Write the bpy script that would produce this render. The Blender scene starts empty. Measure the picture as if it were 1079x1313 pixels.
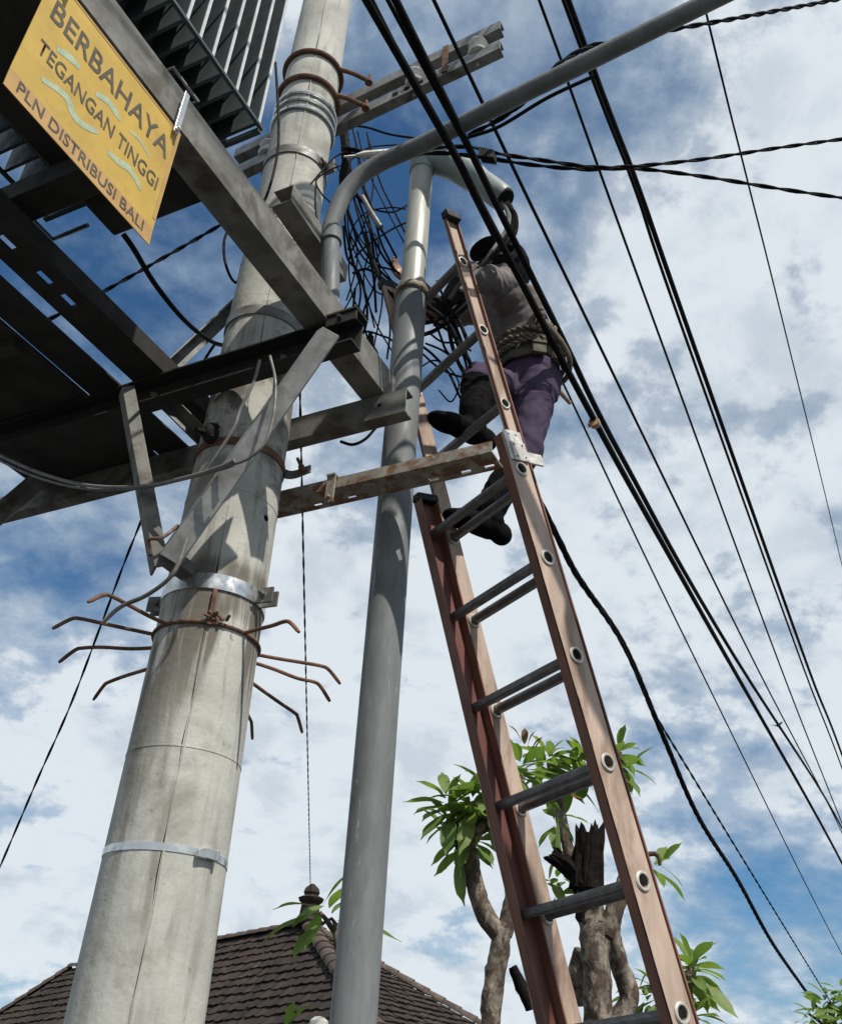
import bpy, bmesh, math, random
from mathutils import Vector, Matrix, Quaternion, noise as mnoise
random.seed(7)
R = math.radians
S = bpy.context.scene
COL = S.collection

# ------------------------------------------------------------------ camera
CAM = Vector((0.0, 0.0, 1.6))
IMG_W, IMG_H, FOC = 1079.0, 1313.0, 1240.0
def _axes():
    upc = Vector((662 - IMG_W/2, -1288 - IMG_H/2, FOC)).normalized()
    f = Vector((0, 0, 1)); f = (f - upc*f.dot(upc)).normalized()
    r = f.cross(upc)
    if r.x < 0: r = -r
    return r, f, upc
_r, _f, _u = _axes()
def c2w(v): return Vector((_r.dot(v), _f.dot(v), _u.dot(v)))
cam_d = bpy.data.cameras.new('camera'); cam = bpy.data.objects.new('camera', cam_d); COL.objects.link(cam)
cx, cy, cz = c2w(Vector((1, 0, 0))), c2w(Vector((0, -1, 0))), c2w(Vector((0, 0, -1)))
cam.matrix_world = Matrix(((cx.x, cy.x, cz.x, CAM.x), (cx.y, cy.y, cz.y, CAM.y), (cx.z, cy.z, cz.z, CAM.z), (0, 0, 0, 1)))
cam_d.sensor_fit = 'HORIZONTAL'; cam_d.sensor_width = 36; cam_d.lens = FOC/IMG_W*36
cam_d.clip_start = 0.05; cam_d.clip_end = 2000
S.camera = cam
S.render.resolution_x, S.render.resolution_y = 841, 1024

# ------------------------------------------------------------------ frame of the street (e = right of the street, d = along it)
AZ = R(27.5)
D1 = Vector((math.sin(AZ), math.cos(AZ), 0)); E1 = Vector((math.cos(AZ), -math.sin(AZ), 0)); UP = Vector((0, 0, 1))
def G(e, d, z): return E1*e + D1*d + UP*z
def ray(x, y): return c2w(Vector((x - IMG_W/2, y - IMG_H/2, FOC))).normalized()
def atY(x, y, Y): q = ray(x, y); return CAM + q*(Y/q.y)
def atZ(x, y, Z): q = ray(x, y); return CAM + q*((Z - CAM.z)/q.z)
def atE(x, y, s): q = ray(x, y); return CAM + q*(s/q.dot(E1))
def atD(x, y, s): q = ray(x, y); return CAM + q*(s/q.dot(D1))

# ------------------------------------------------------------------ sun and sky
SUN_AZ, SUN_EL = 143.0, 54.0
sd = Vector((math.sin(R(SUN_AZ))*math.cos(R(SUN_EL)), math.cos(R(SUN_AZ))*math.cos(R(SUN_EL)), math.sin(R(SUN_EL))))
sl = bpy.data.lights.new('sun', 'SUN'); sl.energy = 4.1; sl.angle = R(0.53); sl.color = (1.0, 0.95, 0.87)
so = bpy.data.objects.new('sun', sl); COL.objects.link(so); so.rotation_euler = sd.to_track_quat('Z', 'Y').to_euler(); so.location = sd*40
S.view_settings.view_transform = 'Standard'; S.view_settings.look = 'None'; S.view_settings.exposure = 0.3; S.view_settings.gamma = 1.0
S.view_settings.use_curve_mapping = False
try:
    S.cycles.max_bounces = 4; S.cycles.diffuse_bounces = 2; S.cycles.glossy_bounces = 2
except Exception: pass

class NT:
    def __init__(s, tree): s.t = tree; s.n = tree.nodes; s.l = tree.links
    def node(s, typ, **kw):
        n = s.n.new(typ)
        for k, v in kw.items():
            if k.startswith('i_'):
                key = k[2:]
                n.inputs[int(key) if key.isdigit() else key.replace('_', ' ')].default_value = v
            else: setattr(n, k, v)
        return n
    def link(s, a, b): s.l.new(a, b)
    def math(s, op, a, b=0.0, c=None, clamp=False):
        n = s.n.new('ShaderNodeMath'); n.operation = op; n.use_clamp = clamp
        for i, v in enumerate((a, b, c)):
            if v is None: continue
            if isinstance(v, (int, float)): n.inputs[i].default_value = v
            else: s.l.new(v, n.inputs[i])
        return n.outputs[0]
    def vmath(s, op, a, b=None):
        n = s.n.new('ShaderNodeVectorMath'); n.operation = op
        for i, v in enumerate((a, b)):
            if v is None: continue
            if isinstance(v, (tuple, list, Vector)): n.inputs[i].default_value = tuple(v)
            else: s.l.new(v, n.inputs[i])
        return n
    def mapr(s, v, a, b, c=0.0, d=1.0, smooth=True):
        n = s.n.new('ShaderNodeMapRange'); n.interpolation_type = 'SMOOTHSTEP' if smooth else 'LINEAR'
        s.l.new(v, n.inputs[0])
        for i, x in enumerate((a, b, c, d)): n.inputs[i+1].default_value = x
        return n.outputs[0]
    def mix(s, fac, a, b, mode='MIX'):
        n = s.n.new('ShaderNodeMix'); n.data_type = 'RGBA'; n.blend_type = mode
        for i, v in ((0, fac), (6, a), (7, b)):
            if isinstance(v, (int, float)): n.inputs[i].default_value = v
            elif isinstance(v, (tuple, list)): n.inputs[i].default_value = tuple(v) + ((1,) if len(v) == 3 else ())
            else: s.l.new(v, n.inputs[i])
        return n.outputs[2]
    def noise(s, vec, scale, detail=4, rough=0.55, dist=0.0):
        n = s.n.new('ShaderNodeTexNoise'); n.inputs['Scale'].default_value = scale; n.inputs['Detail'].default_value = detail
        n.inputs['Roughness'].default_value = rough; n.inputs['Distortion'].default_value = dist
        if vec is not None: s.l.new(vec, n.inputs['Vector'])
        return n.outputs['Fac']

wd = bpy.data.worlds.new('World'); S.world = wd; wd.use_nodes = True
def build_world():
    wd.node_tree.nodes.clear(); w = NT(wd.node_tree)
    out = w.node('ShaderNodeOutputWorld'); bg = w.node('ShaderNodeBackground'); w.link(bg.outputs[0], out.inputs[0])
    bg.inputs[1].default_value = 0.1
    sky = w.node('ShaderNodeTexSky', sky_type='NISHITA', sun_disc=False); sky.sun_elevation = R(SUN_EL); sky.sun_rotation = R(SUN_AZ)
    sky.air_density = 1.0; sky.dust_density = 0.5; sky.ozone_density = 2.5
    tc = w.node('ShaderNodeTexCoord'); dirv = tc.outputs['Generated']
    sep = w.node('ShaderNodeSeparateXYZ'); w.link(dirv, sep.inputs[0])
    zz = w.math('ADD', w.math('MAXIMUM', sep.outputs[2], 0.0), 0.42)
    px = w.math('DIVIDE', sep.outputs[0], zz); py = w.math('DIVIDE', sep.outputs[1], zz)
    comb = w.node('ShaderNodeCombineXYZ'); w.link(px, comb.inputs[0]); w.link(py, comb.inputs[1])
    p = w.vmath('ADD', comb.outputs[0], CLOUD_OFF).outputs[0]
    n1 = w.noise(p, 2.2, 2, 0.5, 0.1)
    n2 = w.noise(p, 9.0, 8, 0.60, 0.15)
    n4 = w.noise(p, 27.0, 4, 0.6, 0.2)
    cov = w.math('ADD', w.math('ADD', w.math('MULTIPLY', n1, 0.44), w.math('MULTIPLY', n2, 0.46)), w.math('MULTIPLY', n4, 0.10))
    for (x, y, wid, amt) in SKY_LOBES:
        q = ray(x, y); dt = w.vmath('DOT_PRODUCT', dirv, q).outputs[1]
        cov = w.math('ADD', cov, w.mapr(dt, math.cos(R(wid)), 1.0, 0.0, amt))
    # towards the horizon the deck is seen edge-on and closes up
    cov = w.math('ADD', cov, w.mapr(sep.outputs[2], 0.45, 0.0, 0.0, 0.05))
    veil = w.mapr(cov, 0.30, 0.50, 0.0, 0.66)          # thin high veil
    puff = w.mapr(cov, 0.415, 0.555, 0.0, 1.0)         # crisper cloudlets in front of it
    ccol = w.mix(puff, (3.0, 3.9, 4.9), (6.2, 6.7, 7.1))
    dap = w.noise(w.vmath('ADD', p, (4.0, 2.0, 0.0)).outputs[0], 6.5, 6, 0.6, 0.2)
    ccol = w.mix(w.mapr(dap, 0.47, 0.66, 0.0, 0.62), ccol, (3.9, 4.6, 5.35))
    skyc = w.mix(1.0, sky.outputs[0], (0.40, 0.66, 0.80), 'MULTIPLY')
    col = w.mix(w.math('MAXIMUM', veil, w.math('MULTIPLY', puff, 0.96)), skyc, ccol)
    w.link(col, bg.inputs[0])
CLOUD_OFF = (1.2, 9.1, 0.0)
#             x    y   radius deg, + more cloud / - more blue
SKY_LOBES = [(130, 400, 13, -0.13), (620, 60, 12, -0.05), (470, 200, 9, -0.09), (1000, 1185, 6.0, -0.13), (930, 480, 18, 0.07), (560, 900, 15, 0.06), (60, 720, 6, -0.05), (360, 1000, 18, 0.05), (780, 180, 7, -0.05)]
build_world()
try:
    wd.cycles.sampling_method = 'MANUAL'; wd.cycles.sample_map_resolution = 512
except Exception: pass

# ------------------------------------------------------------------ materials
def material(name, base, rough=0.6, metal=0.0, var=0.25, vscale=8.0, dark=None, dscale=3.0, dthr=(0.52, 0.68), damt=0.7, bump=0.2, bscale=60.0, stretch=(1, 1, 1), spec=0.4, extra=None, perobj=0.0):
    m = bpy.data.materials.new(name); m.use_nodes = True; t = NT(m.node_tree)
    b = t.n['Principled BSDF']; b.inputs['Roughness'].default_value = rough; b.inputs['Metallic'].default_value = metal
    b.inputs['Specular IOR Level'].default_value = spec
    tc = t.node('ShaderNodeTexCoord'); mp = t.node('ShaderNodeMapping'); mp.inputs['Scale'].default_value = stretch
    t.link(tc.outputs['Object'], mp.inputs[0]); v = mp.outputs[0]
    n1 = t.noise(v, vscale, 6, 0.6)
    lo = tuple(c*(1 - var) for c in base); hi = tuple(min(1, c*(1 + var)) for c in base)
    col = t.mix(t.mapr(n1, 0.3, 0.7), lo, hi)
    if perobj:
        oi = t.node('ShaderNodeObjectInfo')
        col = t.mix(t.math('MULTIPLY', oi.outputs['Random'], perobj), col, tuple(c*0.35 for c in base))
    if dark is not None:
        n2 = t.noise(v, dscale, 7, 0.65, 0.3)
        col = t.mix(t.mapr(n2, dthr[0], dthr[1], 0, damt), col, dark)
    if extra: col = extra(t, tc, v, col)
    t.link(col, b.inputs['Base Color'])
    nr = t.noise(v, vscale*2.3, 4)
    t.link(t.mapr(nr, 0.3, 0.7, max(0.05, rough - 0.12), min(1, rough + 0.12)), b.inputs['Roughness'])
    if bump:
        nb = t.noise(v, bscale, 5, 0.6); bp = t.node('ShaderNodeBump'); bp.inputs['Strength'].default_value = bump; bp.inputs['Distance'].default_value = 0.004
        t.link(nb, bp.inputs['Height']); t.link(bp.outputs[0], b.inputs['Normal'])
    return m

def concrete_extra(t, tc, v, col):
    o = tc.outputs['Object']; sp = t.node('ShaderNodeSeparateXYZ'); t.link(o, sp.inputs[0]); z = sp.outputs[2]
    mp = t.node('ShaderNodeMapping'); mp.inputs['Scale'].default_value = (9, 9, 0.9); t.link(o, mp.inputs[0])
    streak = t.noise(mp.outputs[0], 1.6, 6, 0.6, 0.4)
    # rust and soot runs below the iron rings
    below = t.math('MULTIPLY', t.mapr(z, 2.30, 2.84), t.mapr(z, 2.94, 2.86))
    run = t.math('MULTIPLY', t.mapr(streak, 0.44, 0.56), below)
    col = t.mix(t.math('MULTIPLY', run, 0.85), col, (0.085, 0.07, 0.05))
    between = t.math('MULTIPLY', t.mapr(z, 2.86, 2.9), t.mapr(z, 3.1, 3.04))
    col = t.mix(t.math('MULTIPLY', t.mapr(streak, 0.36, 0.6), t.math('MULTIPLY', between, 0.85)), col, (0.10, 0.085, 0.065))
    soot = t.math('MULTIPLY', t.mapr(z, 3.1, 3.6), t.mapr(z, 4.4, 3.95)); n0 = t.noise(o, 6.5, 6, 0.65, 0.4)
    col = t.mix(t.math('MULTIPLY', t.mapr(n0, 0.46, 0.60), t.math('MULTIPLY', soot, 0.8)), col, (0.075, 0.065, 0.05))
    gen = t.mapr(streak, 0.49, 0.66, 0, 0.72)
    col = t.mix(t.math('MULTIPLY', gen, t.mapr(t.noise(o, 1.5, 4, 0.6), 0.40, 0.62)), col, (0.14, 0.125, 0.10))
    n = t.noise(o, 2.4, 6, 0.7, 0.5)
    col = t.mix(t.mapr(n, 0.50, 0.68, 0, 0.6), col, (0.21, 0.195, 0.155))
    pits = t.noise(o, 34, 3, 0.6)
    col = t.mix(t.mapr(pits, 0.66, 0.74, 0, 0.55), col, (0.12, 0.11, 0.09))
    return col

def pipe_extra(t, tc, v, col):
    o = tc.outputs['Object']; mp = t.node('ShaderNodeMapping'); mp.inputs['Scale'].default_value = (30, 30, 1.1); t.link(o, mp.inputs[0])
    st = t.noise(mp.outputs[0], 1.0, 6, 0.65, 0.3); big = t.noise(o, 1.7, 3, 0.5)
    col = t.mix(t.math('MULTIPLY', t.mapr(st, 0.60, 0.72), t.mapr(big, 0.45, 0.62, 0, 0.75)), col, (0.15, 0.085, 0.05))
    mp2 = t.node('ShaderNodeMapping'); mp2.inputs['Scale'].default_value = (14, 14, 3.0); t.link(o, mp2.inputs[0])
    sc = t.noise(mp2.outputs[0], 3.0, 7, 0.7, 1.2)
    col = t.mix(t.mapr(sc, 0.63, 0.68, 0, 0.55), col, (0.36, 0.37, 0.35))
    return t.mix(t.mapr(sc, 0.36, 0.30, 0, 0.5), col, (0.075, 0.075, 0.07))
def moss_extra(t, tc, v, col):
    g = t.node('ShaderNodeNewGeometry'); n = t.noise(g.outputs['Position'], 1.3, 6, 0.65, 0.4); n2 = t.noise(g.outputs['Position'], 4.5, 6, 0.7)
    col = t.mix(t.mapr(n, 0.50, 0.66, 0, 0.8), col, (0.028, 0.026, 0.022))
    return t.mix(t.mapr(n2, 0.60, 0.72, 0, 0.55), col, (0.13, 0.125, 0.105))
def wood_leaf(name, c1, c2):
    m = bpy.data.materials.new(name); m.use_nodes = True; t = NT(m.node_tree); b = t.n['Principled BSDF']
    oi = t.node('ShaderNodeObjectInfo'); tc = t.node('ShaderNodeTexCoord')
    sp = t.node('ShaderNodeSeparateXYZ'); t.link(tc.outputs['Object'], sp.inputs[0])
    n = t.noise(tc.outputs['Object'], 14, 4)
    col = t.mix(oi.outputs['Random'], c1, c2); col = t.mix(t.mapr(n, 0.3, 0.7, 0, 0.35), col, tuple(c*0.6 for c in c1))
    vein = t.math('ABSOLUTE', sp.outputs[0]); col = t.mix(t.mapr(vein, 0.004, 0.0, 0, 0.55), col, (0.22, 0.30, 0.10))
    t.link(col, b.inputs['Base Color']); b.inputs['Roughness'].default_value = 0.52; b.inputs['Specular IOR Level'].default_value = 0.3
    tr = t.node('ShaderNodeBsdfTranslucent'); t.link(t.mix(1.0, col, (1.35, 1.5, 0.7), 'MULTIPLY'), tr.inputs[0])
    mx = t.node('ShaderNodeMixShader'); mx.inputs[0].default_value = 0.42
    t.link(b.outputs[0], mx.inputs[1]); t.link(tr.outputs[0], mx.inputs[2]); t.link(mx.outputs[0], t.n['Material Output'].inputs[0])
    return m

M = {}
M['concrete'] = material('concrete', (0.435, 0.43, 0.385), 0.85, 0, 0.14, 5, bump=0.5, bscale=45, extra=concrete_extra, spec=0.25)
M['galv'] = material('galvanised_steel', (0.205, 0.205, 0.195), 0.6, 0.25, 0.3, 11, dark=(0.075, 0.06, 0.045), dscale=8, dthr=(0.48, 0.64), damt=0.7, bump=0.12)
M['galv_pole'] = material('grey_painted_tube', (0.150, 0.160, 0.160), 0.62, 0.0, 0.2, 12, dark=(0.095, 0.095, 0.09), dscale=6, dthr=(0.48, 0.66), damt=0.6, bump=0.15, stretch=(1, 1, 0.25), extra=pipe_extra, spec=0.28)
M['galv_pole_old'] = material('weathered_zinc_tube', (0.34, 0.34, 0.30), 0.5, 0.25, 0.2, 10, dark=(0.20, 0.11, 0.055), dscale=5, dthr=(0.58, 0.68), damt=0.75, bump=0.15, stretch=(1, 1, 0.22))
M['bright_band'] = material('stainless_band', (0.62, 0.62, 0.60), 0.28, 0.85, 0.12, 12, dark=(0.22, 0.2, 0.17), dscale=9, dthr=(0.56, 0.7), damt=0.6, bump=0.08)
M['rust'] = material('rusty_iron', (0.15, 0.075, 0.045), 0.85, 0.1, 0.45, 18, dark=(0.06, 0.04, 0.03), dscale=9, bump=0.5)
M['rust_galv'] = material('rusting_galvanised', (0.30, 0.27, 0.22), 0.7, 0.15, 0.25, 16, dark=(0.17, 0.075, 0.035), dscale=14, dthr=(0.44, 0.58), damt=0.9, bump=0.4)
M['old_steel'] = material('aged_steel', (0.20, 0.19, 0.17), 0.62, 0.3, 0.3, 8, dark=(0.08, 0.065, 0.05), dscale=5, damt=0.7, bump=0.2)
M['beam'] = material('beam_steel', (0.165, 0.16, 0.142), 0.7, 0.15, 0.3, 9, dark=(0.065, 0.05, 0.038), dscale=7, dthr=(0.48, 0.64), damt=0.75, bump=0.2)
M['shaded_beam'] = material('shade_toned_steel', (0.022, 0.020, 0.018), 0.8, 0.0, 0.35, 6, dark=(0.02, 0.017, 0.014), dscale=4, damt=0.65, bump=0.2)  # beam steel with its shade painted in as near-black
M['brace_zinc'] = material('brace_zinc', (0.30, 0.30, 0.285), 0.6, 0.25, 0.25, 11, dark=(0.13, 0.11, 0.09), dscale=8, dthr=(0.5, 0.66), damt=0.6, bump=0.12)
M['deck'] = material('deck_steel', (0.035, 0.033, 0.03), 0.8, 0.1, 0.4, 5, bump=0.2)
M['fin'] = material('transformer_paint', (0.062, 0.082, 0.084), 0.5, 0.1, 0.15, 9, dark=(0.06, 0.065, 0.06), dscale=6, damt=0.5, bump=0.06)
M['fin_edge'] = material('fin_edge_pale', (0.62, 0.64, 0.63), 0.4, 0.3, 0.1, 20, bump=0.05)  # pale strip along the outer edge of each fin
M['black'] = material('black_cable', (0.009, 0.009, 0.010), 0.85, 0, 0.35, 20, bump=0.1, spec=0.12)
M['black_old'] = material('weathered_black_cable', (0.018, 0.017, 0.016), 0.85, 0, 0.4, 15, bump=0.15, spec=0.15)
M['grey_cable'] = material('grey_cable', (0.16, 0.155, 0.145), 0.6, 0, 0.3, 15, bump=0.1)
M['pvc'] = material('grey_green_plastic', (0.20, 0.235, 0.225), 0.5, 0, 0.2, 9, dark=(0.10, 0.10, 0.085), dscale=7, damt=0.6, bump=0.1)
M['white_ceramic'] = material('porcelain', (0.62, 0.62, 0.58), 0.25, 0, 0.1, 9, dark=(0.3, 0.28, 0.23), dscale=9, damt=0.5, bump=0.03)
M['clip'] = material('orange_tag', (0.42, 0.26, 0.16), 0.6, 0, 0.2, 30)
M['frp'] = material('ladder_fibreglass_worn', (0.42, 0.315, 0.245), 0.6, 0, 0.16, 10, dark=(0.20, 0.125, 0.085), dscale=9, dthr=(0.45, 0.64), damt=0.8, bump=0.22, bscale=90, stretch=(1, 1, 0.3))
M['frp_red'] = material('ladder_fibreglass_red', (0.135, 0.048, 0.038), 0.55, 0, 0.25, 7, dark=(0.09, 0.04, 0.03), dscale=6, damt=0.6, bump=0.15, stretch=(1, 1, 0.3))
M['rung'] = material('rung_aluminium', (0.16, 0.155, 0.15), 0.5, 0.5, 0.25, 25, dark=(0.06, 0.06, 0.06), dscale=14, damt=0.6, bump=0.3, bscale=120)
M['alu'] = material('aluminium', (0.55, 0.52, 0.46), 0.45, 0.5, 0.2, 20, dark=(0.2, 0.17, 0.13), dscale=14, damt=0.6)
M['rubber'] = material('black_rubber', (0.012, 0.012, 0.012), 0.7, 0, 0.3, 20)
M['shirt'] = material('grey_shirt', (0.16, 0.142, 0.135), 0.9, 0, 0.12, 14, dark=(0.11, 0.095, 0.09), dscale=5, damt=0.5, bump=0.6, bscale=14, spec=0.1)
M['sleeve'] = material('shaded_forearm', (0.028, 0.027, 0.030), 0.9, 0, 0.3, 14, bump=0.6, bscale=25, spec=0.1)  # forearm skin painted near-black to carry its shade
M['pants'] = material('purple_trousers', (0.068, 0.050, 0.084), 0.9, 0, 0.16, 11, dark=(0.045, 0.033, 0.06), dscale=6, damt=0.5, bump=0.6, bscale=16, spec=0.1)
M['skin'] = material('skin', (0.30, 0.16, 0.10), 0.55, 0, 0.15, 30, bump=0.15)
M['shoe'] = material('black_shoe_shin_shade', (0.004, 0.004, 0.0045), 0.9, 0, 0.3, 30, spec=0.06)
M['cap'] = material('black_knit', (0.011, 0.011, 0.013), 0.95, 0, 0.4, 40, bump=0.6, bscale=60, spec=0.1)
M['belt'] = material('olive_canvas', (0.112, 0.104, 0.078), 0.9, 0, 0.4, 16, dark=(0.07, 0.06, 0.04), dscale=14, damt=0.8, bump=0.6, bscale=40, spec=0.1)
M['rope'] = material('rope', (0.19, 0.165, 0.125), 0.95, 0, 0.3, 40, dark=(0.12, 0.1, 0.08), dscale=30, bump=0.8, bscale=160, spec=0.1)
M['sign'] = material('sign_yellow', (0.51, 0.335, 0.062), 0.6, 0, 0.08, 9, dark=(0.34, 0.215, 0.055), dscale=5, dthr=(0.48, 0.70), damt=0.6, bump=0.06)
M['sign_edge'] = material('sign_faded_and_shaded', (0.44, 0.265, 0.095), 0.6, 0, 0.12, 9, dark=(0.38, 0.2, 0.06), dscale=7, damt=0.5, bump=0.06)
M['ink'] = material('sign_ink', (0.085, 0.068, 0.042), 0.6, 0, 0.35, 40)
M['wave'] = material('sign_pale_blue', (0.36, 0.44, 0.30), 0.6, 0, 0.16, 40, dark=(0.42, 0.34, 0.11), dscale=30, dthr=(0.5, 0.66), damt=0.6)
M['bark'] = material('frangipani_bark', (0.21, 0.18, 0.145), 0.95, 0, 0.55, 26, dark=(0.055, 0.036, 0.026), dscale=13, dthr=(0.44, 0.56), damt=0.9, bump=1.0, bscale=55, stretch=(1, 1, 0.7), spec=0.15)
M['char'] = material('charred_wood', (0.010, 0.008, 0.007), 0.95, 0, 0.5, 18, bump=1.0, bscale=30, spec=0.1)
M['leaf'] = wood_leaf('frangipani_leaf', (0.11, 0.185, 0.045), (0.22, 0.285, 0.085))
M['leaf_light'] = wood_leaf('light_leaf', (0.14, 0.22, 0.055), (0.20, 0.28, 0.08))
M['leaf_brown'] = wood_leaf('dry_leaf', (0.14, 0.075, 0.03), (0.20, 0.12, 0.04))
M['tile'] = material('roof_tile', (0.056, 0.041, 0.034), 0.95, 0, 0.35, 5, dark=(0.032, 0.028, 0.025), dscale=3.5, dthr=(0.44, 0.62), damt=0.8, bump=0.7, bscale=30, spec=0.15, perobj=0.75, extra=moss_extra)
M['ridge_tile'] = material('ridge_tile', (0.11, 0.083, 0.07), 0.9, 0, 0.35, 6, dark=(0.055, 0.045, 0.04), dscale=5, dthr=(0.45, 0.62), damt=0.8, bump=0.6, bscale=30, spec=0.15, perobj=0.6)
M['plaster'] = material('plaster', (0.50, 0.47, 0.40), 0.9, 0, 0.12, 4, dark=(0.25, 0.22, 0.17), dscale=3, damt=0.5, bump=0.3)
M['stone'] = material('pale_stone', (0.42, 0.42, 0.38), 0.9, 0, 0.2, 9, dark=(0.2, 0.2, 0.16), dscale=9, damt=0.6, bump=0.5)
M['asphalt'] = material('asphalt', (0.055, 0.055, 0.055), 0.9, 0, 0.25, 3, bump=0.6, bscale=90)
M['lamp_glass'] = material('lamp_glass', (0.5, 0.5, 0.5), 0.2, 0, 0.05, 9)

# ------------------------------------------------------------------ mesh helpers
class MB:
    def __init__(s): s.v = []; s.f = []; s.mi = []
    def add(s, vs, fs, mi=0):
        o = len(s.v); s.v += [Vector(x) for x in vs]; s.f += [tuple(i + o for i in f) for f in fs]; s.mi += [mi]*len(fs); return s
    def box(s, c, ax, ay, az, hx, hy, hz, mi=0):
        c = Vector(c); vs = []
        for k in (-1, 1):
            for j in (-1, 1):
                for i in (-1, 1): vs.append(c + ax*(i*hx) + ay*(j*hy) + az*(k*hz))
        return s.add(vs, [(0, 2, 3, 1), (4, 5, 7, 6), (0, 1, 5, 4), (2, 6, 7, 3), (0, 4, 6, 2), (1, 3, 7, 5)], mi)
    def gbox(s, e0, e1, d0, d1, z0, z1, mi=0):
        return s.box(G((e0 + e1)/2, (d0 + d1)/2, (z0 + z1)/2), E1, D1, UP, abs(e1 - e0)/2, abs(d1 - d0)/2, abs(z1 - z0)/2, mi)
    def tube(s, pts, rad, n=12, caps=True, mi=0, ell=None):
        pts = [Vector(p) for p in pts]; N = len(pts)
        if not isinstance(rad, (list, tuple)): rad = [rad]*N
        tang = []
        for i in range(N):
            a = pts[max(0, i - 1)]; b = pts[min(N - 1, i + 1)]; t = (b - a)
            tang.append(t.normalized() if t.length > 1e-9 else Vector((0, 0, 1)))
        t0 = tang[0]; ref = Vector((0, 0, 1)) if abs(t0.z) < 0.9 else Vector((1, 0, 0))
        nx = (ref - t0*ref.dot(t0)).normalized(); o = len(s.v)
        for i in range(N):
            t = tang[i]; nx = (nx - t*nx.dot(t))
            nx = nx.normalized() if nx.length > 1e-6 else t.orthogonal().normalized()
            ny = t.cross(nx)
            for k in range(n):
                a = 2*math.pi*k/n; s.v.append(pts[i] + (nx*math.cos(a) + ny*math.sin(a))*rad[i])
        for i in range(N - 1):
            for k in range(n):
                k2 = (k + 1) % n; s.f.append((o + i*n + k, o + i*n + k2, o + (i + 1)*n + k2, o + (i + 1)*n + k)); s.mi.append(mi)
        if caps:
            s.f.append(tuple(o + k for k in range(n))[::-1]); s.mi.append(mi)
            s.f.append(tuple(o + (N - 1)*n + k for k in range(n))); s.mi.append(mi)
        return s
    def lathe(s, base, axis, prof, n=24, mi=0, closed=True):
        axis = Vector(axis).normalized(); x = axis.orthogonal().normalized(); y = axis.cross(x); o = len(s.v); base = Vector(base)
        for (r, h) in prof:
            for k in range(n):
                a = 2*math.pi*k/n; s.v.append(base + axis*h + (x*math.cos(a) + y*math.sin(a))*max(r, 1e-4))
        for i in range(len(prof) - 1):
            for k in range(n):
                k2 = (k + 1) % n; s.f.append((o + i*n + k, o + i*n + k2, o + (i + 1)*n + k2, o + (i + 1)*n + k)); s.mi.append(mi)
        if closed:
            s.f.append(tuple(o + k for k in range(n))[::-1]); s.mi.append(mi)
            m = o + (len(prof) - 1)*n; s.f.append(tuple(m + k for k in range(n))); s.mi.append(mi)
        return s
    def prism(s, p0, p1, prof, ax, ay, mi=0):
        """extrude a 2-D outline (in axes ax, ay) from p0 to p1"""
        p0, p1 = Vector(p0), Vector(p1); n = len(prof)
        vs = [p0 + ax*a + ay*b for a, b in prof] + [p1 + ax*a + ay*b for a, b in prof]
        fs = [(i, (i + 1) % n, n + (i + 1) % n, n + i) for i in range(n)] + [tuple(range(n))[::-1], tuple(range(n, 2*n))]
        return s.add(vs, fs, mi)
    def ellipsoid(s, c, ax, ay, az, rx, ry, rz, nu=16, nv=10, mi=0):
        c = Vector(c); vs = [c - az*rz]; fs = []
        for j in range(1, nv):
            th = math.pi*j/nv
            for i in range(nu):
                ph = 2*math.pi*i/nu
                vs.append(c + ax*(rx*math.sin(th)*math.cos(ph)) + ay*(ry*math.sin(th)*math.sin(ph)) - az*(rz*math.cos(th)))
        vs.append(c + az*rz); top = len(vs) - 1
        for i in range(nu): fs.append((0, 1 + (i + 1) % nu, 1 + i)); fs.append((top, 1 + (nv - 2)*nu + i, 1 + (nv - 2)*nu + (i + 1) % nu))
        for j in range(nv - 2):
            for i in range(nu):
                a = 1 + j*nu; fs.append((a + i, a + (i + 1) % nu, a + nu + (i + 1) % nu, a + nu + i))
        return s.add(vs, fs, mi)
    def mesh(s, name, org=Vector((0, 0, 0)), smooth=True):
        me = bpy.data.meshes.new(name); me.from_pydata([tuple(v - org) for v in s.v], [], s.f); me.update()
        bm = bmesh.new(); bm.from_mesh(me); bmesh.ops.recalc_face_normals(bm, faces=bm.faces); bm.to_mesh(me); bm.free()
        me.polygons.foreach_set('material_index', s.mi)
        if smooth:
            me.polygons.foreach_set('use_smooth', [True]*len(me.polygons)); me.set_sharp_from_angle(angle=R(34))
        return me

def tag(o, label, cat, group=None, kind=None):
    if label: o['label'] = label
    if cat: o['category'] = cat
    if group: o['group'] = group
    if kind: o['kind'] = kind
    return o
def thing(name, loc, label, cat, group=None):
    o = bpy.data.objects.new(name, None); COL.objects.link(o); o.location = loc; o.empty_display_size = 0.1
    return tag(o, label, cat, group)
def wloc(o):
    v = Vector((0, 0, 0))
    while o is not None: v += Vector(o.location); o = o.parent
    return v
def build(name, mb, mat, parent=None, bevel=0.0, smooth=True, label=None, org=None):
    """one mesh object; origin = parent's place (children) or org"""
    org = wloc(parent) if parent is not None else (Vector(org) if org is not None else Vector((0, 0, 0)))
    me = mb.mesh(name, org, smooth and not bevel)
    for m in (mat if isinstance(mat, (list, tuple)) else [mat]): me.materials.append(M[m])
    o = bpy.data.objects.new(name, me); COL.objects.link(o)
    if parent is not None: o.parent = parent
    else: o.location = org
    if bevel:
        b = o.modifiers.new('bevel', 'BEVEL'); b.width = bevel; b.segments = 2; b.limit_method = 'ANGLE'; b.angle_limit = R(40); b.harden_normals = True
    if label: o['label'] = label
    return o
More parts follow.
